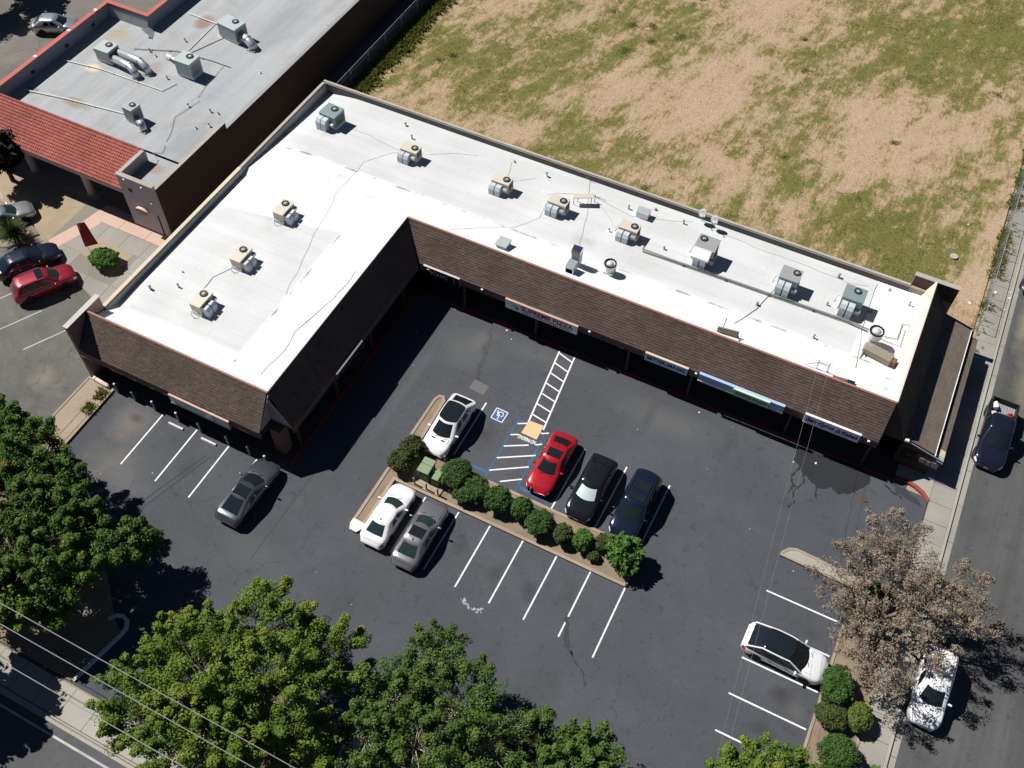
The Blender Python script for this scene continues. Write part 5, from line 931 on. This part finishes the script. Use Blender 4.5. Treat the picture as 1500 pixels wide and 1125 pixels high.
car('white sedan parked beside the pale island nose', 'car', -19.88, 24.0, 90, 'sedan', 4.55, 1.8, 1.44, 'paint_white', glass='glass_green')
car('dark grey sedan with a sunroof beside the white sedan', 'car', -17.38, 23.75, 91, 'sedan', 4.85, 1.84, 1.44, 'paint_grey', glass='glass_green', sunroof=.7)
car('slate grey coupe with sunroof parked alone by the bollards', 'car', -28.85, 21.35, 89, 'coupe', 4.95, 1.88, 1.42, 'paint_slate', sunroof=.75)
car('bright red sedan next to the blue hatched aisle', 'car', -12.2, 32.35, -90, 'sedan', 4.85, 1.84, 1.44, 'paint_red', sunroof=.65)
car('black crossover with a silver sunshade in its windshield', 'car', -9.08, 31.8, -90, 'cross', 4.9, 1.92, 1.62, 'paint_black', shade='shade_silver')
car('dark navy minivan with twin sunroofs at the island end', 'car', -6.02, 31.95, -90, 'van', 5.05, 1.95, 1.75, 'paint_navy', rails=2, sunroof=.55, sunroof2=True)
car('white electric crossover with black glass roof in the side stalls', 'car', 5.68, 26.72, -1.5, 'cross', 4.85, 1.94, 1.6, 'paint_pearl', roof='glass', cab_m='trim_gloss', rails=3)
car('white van with a roof rack under the dead brown tree', 'van', 13.95, 28.7, -91, 'suv', 4.9, 1.9, 1.85, 'paint_white', rails=1)
car('maroon sport utility car in the neighbouring lot', 'car', -53.05, 29.1, 59, 'suv', 4.55, 1.85, 1.68, 'paint_maroon', glass='glass_green', sunroof=.5, rails=1)
car('dark blue hatchback half hidden beside the maroon car', 'car', -55.75, 30.3, 59, 'hatch', 4.7, 1.82, 1.48, 'paint_darkblue')
car('pale silver car half hidden under the spiky shrub', 'car', -60.7, 33.0, 59, 'sedan', 4.6, 1.8, 1.46, 'paint_silver', glass='glass_green')
car('silver car behind the slate parapet in the rear lot', 'car', -74.6, 54.6, 28, 'hatch', 4.2, 1.75, 1.5, 'paint_silver')
car('navy car at the edge of the photo on the side street', 'car', 14.05, 65.3, -90, 'sedan', 4.8, 1.84, 1.46, 'paint_navy')
car('silver car tucked below the street trees', 'car', -13.75, 8.9, 90, 'sedan', 4.7, 1.82, 1.46, 'paint_silver', glass='glass_green')
# pickup: cab by car(), load bed added as parts
pk = car('dark navy pickup truck with loaded bed on the side street', 'truck', 13.95, 48.35, -91, 'suv', 5.75, 1.98, 1.85, 'paint_darkblue', bed=(-.9, 0), name='pickup_truck')
for c in list(pk.children):
    if c.name.startswith('body'):
        bm = bmesh.new(); bm.from_mesh(c.data); h = [f for f in bm.faces if f.calc_center_median().x < -1.05 and f.calc_center_median().z > .93 and abs(f.calc_center_median().y) < .86 and f.calc_center_median().x > -2.78]
        bmesh.ops.delete(bm, geom=h, context='FACES'); bm.to_mesh(c.data); bm.free()
    elif c.name.startswith('antenna'): bpy.data.objects.remove(c)
MB().box(-2.72, -.8, .58, -1.0, .8, .64).build('bed_floor', mat('bed_liner', (.22, .22, .23), .8, .1, .3, 4), pk)
for k in range(9): box('bed_rib', 'hvac_grey', pk, -2.7, -.74+k*.18, .64, -1.02, -.67+k*.18, .665)
for a in ((-2.75, -.86, .6, -1.0, -.8, 1.04), (-2.75, .8, .6, -1.0, .86, 1.04), (-1.05, -.86, .6, -.98, .86, 1.1), (-2.83, -.86, .6, -2.75, .86, 1.08)): box('bed_wall', 'trim_black', pk, *a)
for s_ in (-1, 1): box('bed_rail', 'trim_black', pk, -2.8, s_*.86-.06, 1.04, -.98, s_*.86+.06, 1.1)
def cargo(label, cat, x, y, parts):
    o = thing(cat.replace(' ', '_'), label, cat, (x, y, .67))
    for nm, m, c, d, b_ in parts: MB().cbox(c, d, .4, b_).build(nm, m, o)
cargo('white sack in the pickup bed', 'sack', 13.4, 50.5, [('sack_body', 'white_box', (0, 0, .22), (.4, .5, .42), .12), ('sack_neck', 'pipe_white', (0, .28, .3), (.18, .16, .14), .05)]); cargo('red tool case in the pickup bed', 'tool case', 14.5, 50.15, [('case_body', 'taillight', (0, 0, .14), (.36, .3, .26), .03), ('case_handle', 'trim_black', (0, 0, .29), (.2, .05, .05), .01)]); cargo('cream bucket at the front of the pickup bed', 'bucket', 13.4, 49.75, [('bucket_body', 'pipe_white', (0, 0, .18), (.3, .3, .34), .08), ('bucket_lid', 'cap_beige', (0, 0, .36), (.32, .32, .04), .015)])

# ---------------------------------------------------------------- small street furniture
o0 = None
for i, (x, y) in enumerate(((-41.93, 23.97), (-40.42, 23.97), (-38.68, 23.96), (-36.64, 23.96), (-34.78, 23.95), (-32.5, 23.95), (-30.75, 23.95), (-29.3, 23.85))):
    nth = ('first', 'second', 'third', 'fourth', 'fifth', 'sixth', 'seventh', 'eighth')[i]
    o = thing('bollard', nth + ' steel bollard from the west island along the wing front', 'bollard', (x, y, 0), 0, 'bollards along the wing front'); MB().lathe((0, 0, 0), [(.075, 0), (.075, .98)], 12).build('post', 'pipe_grey', o); MB().lathe((0, 0, .98), [(.082, 0), (.07, .05), (.02, .08)], 12).build('cap', 'white_box', o)
for l, x in (('white concrete wheel stop nearer the west island', -36.55), ('white concrete wheel stop nearer the slate coupe', -33.8)):
    o = thing('wheel_stop', l, 'wheel stop', (x, 23.5, 0), 0, 'wheel stops'); MB().solid([(-.6, -.09, 0), (-.6, .09, 0), (-.6, .06, .13), (-.6, -.06, .13)], (1.2, 0, 0)).build('bar', 'kerb_white', o)
    for q in (-.45, .45): MB().lathe((q, 0, .125), [(.02, 0), (.02, .012)], 8).build('spike', 'rust', o)
for i, x in enumerate((-19.69, -18.78, -17.93)):
    o = thing('guard_post', ('left', 'middle', 'right')[i] + ' rusty guard post in front of the green utility boxes', 'bollard', (x, 26.95, .1), 0, 'guard posts at the utility boxes'); MB().lathe((0, 0, 0), [(.06, 0), (.06, .8)], 10).build('post', 'metal_olive', o); MB().lathe((0, 0, .8), [(.065, 0), (.03, .05)], 10).build('cap', 'coping', o)
o = thing('guard_post', 'rusty guard post behind the green utility boxes', 'bollard', (-18.7, 29.35, .1), 0, 'guard posts at the utility boxes'); MB().lathe((0, 0, 0), [(.06, 0), (.06, .8)], 10).build('post', 'metal_olive', o); MB().lathe((0, 0, .8), [(.065, 0), (.03, .05)], 10).build('cap', 'coping', o)
o = thing('utility_box', 'large pale green transformer box in the island', 'utility box', (-19.3, 27.7, .15)); MB().cbox((0, .25, .55), (.8, 1.0, 1.1), 0, .03).build('cabinet', 'util_green', o); MB().cbox((0, .0, 1.12), (.84, .6, .06), 0, .02).build('lid', 'util_green', o); MB().cbox((0, .62, 1.12), (.84, .5, .06), 0, .02).build('lid', 'util_green', o); MB().cbox((0, -.26, .5), (.7, .02, .8)).build('door', 'util_green_dark', o); MB().cbox((.2, -.28, .6), (.06, .03, .12)).build('latch', 'galv', o)
o = thing('utility_box', 'lower green utility box beside the transformer', 'utility box', (-18.45, 27.75, .15)); MB().cbox((0, .1, .4), (.5, .8, .8), 0, .03).build('cabinet', 'util_green', o); MB().cbox((0, .1, .82), (.54, .84, .05), 0, .02).build('lid', 'util_green', o); MB().cbox((0, -.31, .4), (.4, .02, .6)).build('door', 'util_green_dark', o)
o = thing('parking_sign', 'dark backed accessible parking sign on a post in front of the red sedan', 'sign', (-12.3, 29.15, .1)); MB().tube([(0, 0, 0), (0, 0, 2.0)], .03, 8).build('post', 'galv', o); MB().cbox((0, .04, 1.75), (.4, .025, .5), 0, .008).build('sign_plate', 'fan_dark', o); MB().cbox((0, .06, 1.75), (.34, .012, .44)).build('sign_face', 'line_blue', o)
o = thing('banner_sign', 'curved dark red feather banner in the planter', 'banner', (-52.6, 33.9, .1), R(-40)); q = []
for i in range(9): t = i/8; q.append([(.1*math.sin(t*5)+.25*t*t, -.5*(1-.3*t), .4+2.6*t), (.1*math.sin(t*5)+.25*t*t+.05, .5*(1-.5*t), .4+2.6*t)])
MB().grid(q).build('banner_cloth', mat('banner_red', (.23, .02, .035), .8, var=.45, scale=1.0, big=1.5), o, True); MB().tube([(-.02, -.33, -.1), (0, -.33, 1.8), (.2, -.25, 3.05)], .02, 6).build('banner_pole', 'white_box', o)
o = thing('street_banner', 'low plum and pink sign board by the driveway under the trees', 'sign', (-31.9, 7.3, .1)); MB().cbox((0, 0, .5), (1.4, .08, .7), R(-6), .01).build('board', mat('banner_plum', (.16, .02, .09), .7, var=.5, scale=3), o)
for q_ in (-.6, .6): MB().tube([(q_, 0, 0), (q_, 0, .8)], .025, 6).build('leg', 'galv', o)
o = thing('rolled_tarp', 'pale rolled bundle lying beside the wing corner', 'bundle', (-43.3, 24.0, .13), R(-6)); MB().lathe((-.6, 0, .14), [(.1, 0), (.16, .08), (.15, 1.1), (.1, 1.3)], 12, 'X').build('roll', 'cap_beige', o, True); MB().lathe((-.85, 0, .16), [(.05, 0), (.17, .1), (.17, .25), (.05, .33)], 12, 'X').build('white_end', 'white_box', o, True)
o = thing('tyre_in_field', 'old tyre lying in the dry field', 'tyre', (7.9, 64.4, .08)); MB().lathe((0, 0, 0), [(.2, 0), (.3, .0), (.32, .08), (.3, .15), (.2, .15)], 18).build('tyre', 'coping', o); MB().lathe((0, 0, .02), [(.2, 0), (.2, .1)], 14).build('hole', 'tyre', o)

# chain link fences
def fence(label, x0, y0, x1, y1, n, h=1.8, lean=0):
    o = thing('wire_fence', label, 'fence', (x0, y0, 0)); d = Vector((x1-x0, y1-y0, 0)); me = MB().lathe((0, 0, 0), [(.028, 0), (.028, h)], 8).mesh('post', 'galv')
    for i in range(n+1): p = link('post', me, o); p.location = d*i/n
    MB().tube([(0, 0, h), (d.x, d.y, h)], .022, 6).build('top_rail', 'galv', o); t = d.normalized(); w_ = MB(); L_ = d.length; s = .32
    k = 0
    while k*s < L_:
        for sg in (0, 1):
            a, b = k*s, min(L_, k*s+h*.9)
            z0, z1 = (.05, .05+(b-a)) if sg == 0 else (.05+(b-a), .05); w_.tube([t*a+Vector((0, 0, z0)), t*b+Vector((0, 0, min(h, z1)))], .006, 3, False)
        k += 1
    w_.build('mesh_wire', 'galv', o)['kind'] = 'stuff'
fence('chain link fence between the alley and the field', -45.5, 57.5, -45.9, 100, 14); fence('chain link fence between the field and the side street walk', 11.02, 57.6, 11.02, 104, 15)

# ---------------------------------------------------------------- utility poles and wires
def pole(label, x, y, h):
    o = thing('utility_pole', label, 'pole', (x, y, 0), 0, 'utility poles'); MB().tube([(0, 0, -.2), (0, 0, h)], [.17, .12], 10).build('shaft', 'wood_pole', o); MB().cbox((0, 0, h-.6), (.12, 2.6, .14), 0, .01).build('crossarm', 'wood_pole', o)
    for q_ in (-1.15, 0.0, 1.15): MB().lathe((0, q_, h-.53), [(.04, 0), (.06, .05), (.04, .12), (.02, .16)], 10).build('insulator', 'galv', o)
pole('wooden utility pole out of sight west on the main street', -62, 5.8, 10.2); pole('wooden utility pole out of sight east on the main street', 22, 5.8, 10.2)
def wire(label, a, b, sag, r=.017):
    a, b = Vector(a), Vector(b); P = []
    for i in range(33): t = i/32; p = a.lerp(b, t); p.z -= sag*4*t*(1-t); P.append(p)
    tag(MB().tube(P, r, 5).build('overhead_wire', 'wire'), label, 'wire', 'overhead wires')
for l, y in (('upper of the three overhead wires above the street trees', 7.0), ('middle of the three overhead wires above the street trees', 6.15), ('lower of the three overhead wires above the street trees', 4.7)): wire(l, (-62, y, 9.75), (22, y, 9.75), .9, .022)
for i, (l, x) in enumerate((('western thread-like service wire crossing the side stalls', 1.2), ('eastern thread-like service wire crossing the side stalls', 1.9))): wire(l, (x, 44.3, 6.0), (4.6+.25*i, 6.2, 8.6), .7, .006)

# ---------------------------------------------------------------- trees and shrubs
foliage('leaf_street', [(.04, .076, .012), (.078, .142, .018), (.13, .21, .027), (.21, .265, .037), (.33, .31, .05)], .34)
foliage('leaf_west', [(.022, .048, .01), (.045, .095, .015), (.08, .155, .022), (.15, .2, .034), (.3, .2, .05)], .3)
foliage('leaf_olive', [(.032, .06, .014), (.06, .11, .02), (.095, .165, .03), (.15, .2, .042), (.24, .21, .055)], .3)
foliage('leaf_dead', [(.09, .07, .052), (.15, .118, .088), (.22, .175, .13), (.29, .235, .178), (.36, .3, .23)], .12)
foliage('leaf_dark', [(.008, .009, .008), (.012, .014, .01), (.02, .022, .014), (.03, .03, .018)], .1)
foliage('leaf_bush', [(.028, .06, .015), (.045, .095, .022), (.075, .14, .03), (.11, .185, .038)], .22)
foliage('leaf_bush_olive', [(.032, .05, .015), (.055, .078, .022), (.09, .115, .03), (.13, .15, .04)], .22)
foliage('leaf_bright', [(.035, .08, .016), (.065, .14, .024), (.105, .21, .035), (.15, .26, .045)], .28)
def in_lobe(l, rmin=.35):
    d = RNG.normal(size=3); d /= np.linalg.norm(d); r = rmin+(1-rmin)*RNG.random()**.6
    return np.array(l[:3]) + d*r*np.array(l[3:6])
def tree(name, label, cat, base, trunk_h, lobes, n_clump, per, clump_r, leaf, m, bark='bark', tint=(.1, .5), group=None, trunk_r=.22, limbs=True, aspect=1.8, tips=0, twig=True, pick=None):
    """tapered trunk, limbs to the clumps, crown of small leaves in clumps"""
    o = thing(name, label, cat, base, 0, group); wts = np.array([l[3]*l[4]*l[5] for l in lobes])**.7; wts /= wts.sum()
    C, Tn, Rr = [], [], []
    for _ in range(int(n_clump*.62)):             # body of the crown
        l = lobes[RNG.choice(len(lobes), p=wts)]; c = in_lobe(l); C.append(c); Rr.append(clump_r*(.65+.7*RNG.random()))
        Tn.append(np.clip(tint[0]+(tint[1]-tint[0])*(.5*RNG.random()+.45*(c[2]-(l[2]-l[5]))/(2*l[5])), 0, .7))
    while len(C) < n_clump*1.3:                   # shoots standing out of it, tapering to their tips
        l = lobes[RNG.choice(len(lobes), p=wts)]; d = RNG.normal(size=3); d[2] = abs(d[2])*.9+.1 if RNG.random() < .7 else d[2]*.5; d /= np.linalg.norm(d)
        k = RNG.integers(2, 5); reach = .9+.28*RNG.random(); t0 = tint[0]+(tint[1]-tint[0])*(.25+.75*RNG.random()); tp = .22 if RNG.random() < tips else 0
        for j in range(k):
            f = (j+1)/k; r = .7+.3*f; c = np.array(l[:3])+d*r*reach*np.array(l[3:6])+np.array([0, 0, .25*f*f*l[5]])+RNG.normal(size=3)*.15*clump_r
            C.append(c); Rr.append(clump_r*(1.0-.5*f)*(.8+.4*RNG.random())); Tn.append(np.clip(tint[0]+(t0-tint[0])*(.3+.7*f)+tp*f*f, 0, .74))
    C = np.array(C); ctr = C.mean(0)
    tk = MB(); top = Vector((ctr[0]*.5, ctr[1]*.5, trunk_h)); tk.tube([(0, 0, -.1), (top.x*.3, top.y*.3, trunk_h*.5), top], [trunk_r, trunk_r*.8, trunk_r*.62], 8)
    for l in lobes:
        e = Vector(l[:3]); mid = top.lerp(e, .5)+Vector((0, 0, .25)); tk.tube([top-Vector((0, 0, .2)), mid, e, e+Vector((0, 0, l[5]*.5))], [trunk_r*.55, trunk_r*.4, trunk_r*.22, .02], 6)
        near = [c for c in C if np.linalg.norm((c-np.array(l[:3]))/np.array(l[3:6])) < 1.05]
        for c in near[:: max(1, len(near)//(46 if twig else 12))]:
            c = Vector(c); s = e.lerp(mid, RNG.random()*.8).lerp(c, .35*RNG.random())+Vector(RNG.normal(size=3)*.15); tk.tube([s, s.lerp(c, .3)+Vector(RNG.normal(size=3)*.16), s.lerp(c, .65)+Vector(RNG.normal(size=3)*.14), c], [.03, .022, .014, .006], 4, False)
    tk.build('trunk', bark, o, True)
    link('crown', leaves_mesh('crown', C, np.array(Rr), per, leaf, m, Tn, aspect=aspect, flat=.8), o); return o
gs = 'leafy trees along the main street'
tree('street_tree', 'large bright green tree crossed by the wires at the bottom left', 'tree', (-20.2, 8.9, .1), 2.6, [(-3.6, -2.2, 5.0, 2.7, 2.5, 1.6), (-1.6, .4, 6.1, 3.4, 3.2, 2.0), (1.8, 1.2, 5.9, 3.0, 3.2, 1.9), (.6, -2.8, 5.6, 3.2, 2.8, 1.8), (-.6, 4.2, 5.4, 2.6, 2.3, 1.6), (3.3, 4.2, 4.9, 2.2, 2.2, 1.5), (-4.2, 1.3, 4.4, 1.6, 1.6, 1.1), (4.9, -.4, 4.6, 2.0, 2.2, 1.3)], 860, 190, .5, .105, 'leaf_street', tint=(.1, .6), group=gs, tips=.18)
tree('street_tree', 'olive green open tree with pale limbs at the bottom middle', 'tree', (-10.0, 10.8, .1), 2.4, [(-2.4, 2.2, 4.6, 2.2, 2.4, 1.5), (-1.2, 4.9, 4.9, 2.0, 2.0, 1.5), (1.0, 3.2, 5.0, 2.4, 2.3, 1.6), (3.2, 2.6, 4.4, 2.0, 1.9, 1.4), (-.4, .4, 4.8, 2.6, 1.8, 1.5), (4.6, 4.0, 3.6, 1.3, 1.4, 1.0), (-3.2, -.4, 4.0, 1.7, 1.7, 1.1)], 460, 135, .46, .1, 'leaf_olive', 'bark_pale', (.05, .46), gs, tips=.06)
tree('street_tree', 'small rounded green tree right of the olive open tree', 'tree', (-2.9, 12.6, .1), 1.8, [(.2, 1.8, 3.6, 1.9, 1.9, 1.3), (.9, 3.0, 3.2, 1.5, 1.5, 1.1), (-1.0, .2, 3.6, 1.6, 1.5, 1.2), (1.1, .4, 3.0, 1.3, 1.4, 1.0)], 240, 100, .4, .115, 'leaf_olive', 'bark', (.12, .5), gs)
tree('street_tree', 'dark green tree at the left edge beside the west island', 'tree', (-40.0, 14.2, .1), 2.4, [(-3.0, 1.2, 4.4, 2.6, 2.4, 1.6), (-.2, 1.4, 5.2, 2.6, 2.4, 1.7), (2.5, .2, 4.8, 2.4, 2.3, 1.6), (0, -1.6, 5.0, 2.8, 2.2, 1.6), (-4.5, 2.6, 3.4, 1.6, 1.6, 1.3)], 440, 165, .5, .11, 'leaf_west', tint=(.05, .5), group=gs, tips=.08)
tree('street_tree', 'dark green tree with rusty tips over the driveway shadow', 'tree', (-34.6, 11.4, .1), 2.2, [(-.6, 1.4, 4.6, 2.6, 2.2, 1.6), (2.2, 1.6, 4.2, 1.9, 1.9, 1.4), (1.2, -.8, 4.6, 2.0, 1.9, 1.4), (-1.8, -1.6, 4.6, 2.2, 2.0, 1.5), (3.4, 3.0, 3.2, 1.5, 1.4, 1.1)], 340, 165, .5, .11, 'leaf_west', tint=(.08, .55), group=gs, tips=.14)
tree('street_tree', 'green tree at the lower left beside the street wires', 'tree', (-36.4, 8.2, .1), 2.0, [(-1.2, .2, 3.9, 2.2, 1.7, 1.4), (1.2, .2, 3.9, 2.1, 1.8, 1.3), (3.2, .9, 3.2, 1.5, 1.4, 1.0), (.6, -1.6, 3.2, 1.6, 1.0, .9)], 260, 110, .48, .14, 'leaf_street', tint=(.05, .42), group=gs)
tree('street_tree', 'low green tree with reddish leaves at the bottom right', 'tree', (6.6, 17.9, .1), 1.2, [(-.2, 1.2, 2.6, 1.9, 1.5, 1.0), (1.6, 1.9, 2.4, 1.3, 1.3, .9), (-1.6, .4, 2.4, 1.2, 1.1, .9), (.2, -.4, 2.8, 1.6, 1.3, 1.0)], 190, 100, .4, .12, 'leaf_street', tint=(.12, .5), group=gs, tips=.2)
tree('street_tree', 'pale green sapling tips at the bottom edge beside the walk', 'tree', (11.6, 19.9, .1), 1.3, [(.1, 1.1, 2.4, .9, .9, .7), (-.4, .3, 2.2, .8, .8, .6)], 46, 50, .3, .16, 'leaf_bright', tint=(.2, .6), group=gs, trunk_r=.08)
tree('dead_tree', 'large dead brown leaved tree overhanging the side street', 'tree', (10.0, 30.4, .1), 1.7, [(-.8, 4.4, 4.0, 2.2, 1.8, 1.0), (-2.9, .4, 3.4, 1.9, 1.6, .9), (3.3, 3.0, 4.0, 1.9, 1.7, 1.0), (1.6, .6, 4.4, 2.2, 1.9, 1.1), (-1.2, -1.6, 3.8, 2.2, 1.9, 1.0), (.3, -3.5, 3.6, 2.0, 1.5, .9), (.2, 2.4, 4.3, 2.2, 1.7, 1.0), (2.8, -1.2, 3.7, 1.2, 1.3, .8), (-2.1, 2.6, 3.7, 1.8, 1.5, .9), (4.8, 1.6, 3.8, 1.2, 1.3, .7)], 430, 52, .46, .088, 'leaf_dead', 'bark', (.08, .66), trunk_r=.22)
tree('lawn_tree', 'dark round tree in front of the red tiled roof', 'tree', (-63.6, 36.9, .05), 1.5, [(.2, .2, 3.0, 1.7, 1.7, 1.5), (-.6, -.4, 3.4, 1.3, 1.3, 1.1)], 130, 60, .5, .2, 'leaf_dark', 'bark_dark', (.1, .5))
for l, x, y in (('tree beyond the left edge shading the rear lot, northern', -82.6, 57.3), ('tree beyond the left edge shading the rear lot, southern', -83.4, 52.6)): tree('lot_tree', l, 'tree', (x, y, 0), 2.2, [(0, 0, 4.0, 2.4, 2.3, 1.5), (.9, .3, 3.6, 1.8, 1.7, 1.2)], 150, 60, .5, .22, 'leaf_west', group='trees shading the rear lot')
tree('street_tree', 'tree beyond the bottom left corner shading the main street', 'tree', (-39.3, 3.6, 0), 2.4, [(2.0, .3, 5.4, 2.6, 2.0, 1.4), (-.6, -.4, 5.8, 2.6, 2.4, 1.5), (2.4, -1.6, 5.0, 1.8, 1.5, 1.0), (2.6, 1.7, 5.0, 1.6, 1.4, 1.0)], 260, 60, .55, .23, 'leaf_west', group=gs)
def bush(label, x, y, rx, ry, h, m, n=420, leaf=.11, z=.1, group='clipped bushes in the island', name='round_bush', tint=(.1, .5), squash=1.0):
    """clipped shrub: leaf clumps just under a lumpy rounded skin over a twiggy core"""
    o = thing(name, label, 'bush', (x, y, z), 0, group); C, Tn = [], []; sd = RNG.random()*50
    for _ in range(n):
        d = RNG.normal(size=3); d /= np.linalg.norm(d); d[2] = abs(d[2])*1.0 if RNG.random() < .82 else d[2]*.7
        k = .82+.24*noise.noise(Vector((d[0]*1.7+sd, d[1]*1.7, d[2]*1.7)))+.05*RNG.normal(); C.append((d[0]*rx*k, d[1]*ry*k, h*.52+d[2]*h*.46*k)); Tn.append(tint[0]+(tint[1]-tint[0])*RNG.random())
    link('leaves', leaves_mesh('leaves', C, min(rx, ry)*.17, 40, leaf*.72, m, Tn, up=.25, aspect=1.7), o)
    st = MB()
    for i in range(7): a = i*.9; st.tube([(0, 0, -.1), (rx*.3*math.cos(a), ry*.3*math.sin(a), h*.4), (rx*.6*math.cos(a), ry*.6*math.sin(a), h*.72)], [.035, .025, .012], 5)
    for la in range(1): st.lathe((0, 0, h*.16), [(rx*.5, 0), (rx*.68, h*.22), (rx*.62, h*.42), (rx*.3, h*.6)], 10)
    st.build('stems', 'bark_dark', o); return o
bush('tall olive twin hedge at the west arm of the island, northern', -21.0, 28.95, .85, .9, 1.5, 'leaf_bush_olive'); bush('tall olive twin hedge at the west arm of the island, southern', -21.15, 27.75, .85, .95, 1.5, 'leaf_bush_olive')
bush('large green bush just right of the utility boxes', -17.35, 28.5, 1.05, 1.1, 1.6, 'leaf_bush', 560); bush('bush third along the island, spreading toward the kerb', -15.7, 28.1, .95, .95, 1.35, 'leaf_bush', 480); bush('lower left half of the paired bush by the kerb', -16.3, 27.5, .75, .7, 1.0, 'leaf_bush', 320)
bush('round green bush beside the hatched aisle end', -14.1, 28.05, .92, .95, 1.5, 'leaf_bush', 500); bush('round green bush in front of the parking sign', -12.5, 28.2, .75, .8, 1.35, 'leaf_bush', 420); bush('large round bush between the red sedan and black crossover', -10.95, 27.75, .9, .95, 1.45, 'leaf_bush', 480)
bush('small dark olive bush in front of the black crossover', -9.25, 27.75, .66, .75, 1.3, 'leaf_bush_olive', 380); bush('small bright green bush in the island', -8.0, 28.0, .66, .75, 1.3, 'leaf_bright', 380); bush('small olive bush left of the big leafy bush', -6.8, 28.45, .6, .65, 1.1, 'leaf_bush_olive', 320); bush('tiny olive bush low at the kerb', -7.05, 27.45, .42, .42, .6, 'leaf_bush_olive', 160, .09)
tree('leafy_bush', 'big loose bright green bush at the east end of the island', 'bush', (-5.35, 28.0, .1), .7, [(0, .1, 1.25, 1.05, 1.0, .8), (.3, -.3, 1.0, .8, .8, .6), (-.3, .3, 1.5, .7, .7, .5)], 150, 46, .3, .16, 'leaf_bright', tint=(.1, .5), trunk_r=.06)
ge = 'shrubs in the east bed'
bush('shaggy green shrub in front of the white crossover', 8.95, 26.0, .95, 1.3, 1.6, 'leaf_bush', 520, .12, group=ge); bush('low round green shrub under the dead tree edge', 9.15, 24.35, .95, .85, 1.2, 'leaf_bush_olive', 420, group=ge); bush('yellow green round shrub beside the walk', 10.55, 24.9, .75, .95, 1.3, 'leaf_olive', 380, group=ge, tint=(.35, .62)); bush('large round clipped shrub at the bottom right bed', 10.1, 22.3, 1.2, 1.15, 1.5, 'leaf_bush', 640, group=ge); bush('green shrub peeping through the dead tree', 8.95, 31.3, 1.0, 1.3, 1.8, 'leaf_bush', 420, group=ge); bush('dark shrub behind the dead trunk', 9.6, 32.6, .9, .9, 1.6, 'leaf_bush_olive', 320, group=ge)
bush('bright green leafy shrub beside the feather banner', -50.6, 33.1, 1.15, 1.0, 1.2, 'leaf_bright', 420, .17, .08, None, 'planter_shrub')
o = thing('spiky_shrub', 'dark spiky shrub at the left edge over the parked cars', 'bush', (-58.6, 31.9, .05)); vs, ti = [], []
for i in range(1100):
    a, e = RNG.random()*6.283, R(5+75*RNG.random()); l = .7+.9*RNG.random(); d = Vector((math.cos(a)*math.cos(e), math.sin(a)*math.cos(e), math.sin(e))); s_ = d.cross(Vector((0, 0, 1))).normalized()*.03; b0 = Vector((0, 0, .5+.5*RNG.random())); t_ = b0+d*l-Vector((0, 0, .3*l*math.cos(e)))
    vs += [tuple(b0-s_), tuple(b0+s_), tuple(t_+s_*.3), tuple(t_-s_*.3)]; ti.append(.05+.5*RNG.random())
link('fronds', quads('fronds', vs, 'leaf_bush_olive', ti), o); MB().tube([(0, 0, -.1), (0, 0, .8)], [.2, .12], 8).build('stem', 'bark', o)
for l, x, y in (('small weed clump near the top of the west island', -42.75, 23.2), ('small weed clump at the middle of the west island', -42.75, 21.9)):
    w_ = link('weeds', tufts('weeds', 90, (x-.35, x+.35, y-.4, y+.4), lambda a, b: .8, .08, .22, 'grass_leaf', lambda a, b: .5, .12, .6)); tag(w_, l, 'weeds', kind='stuff')
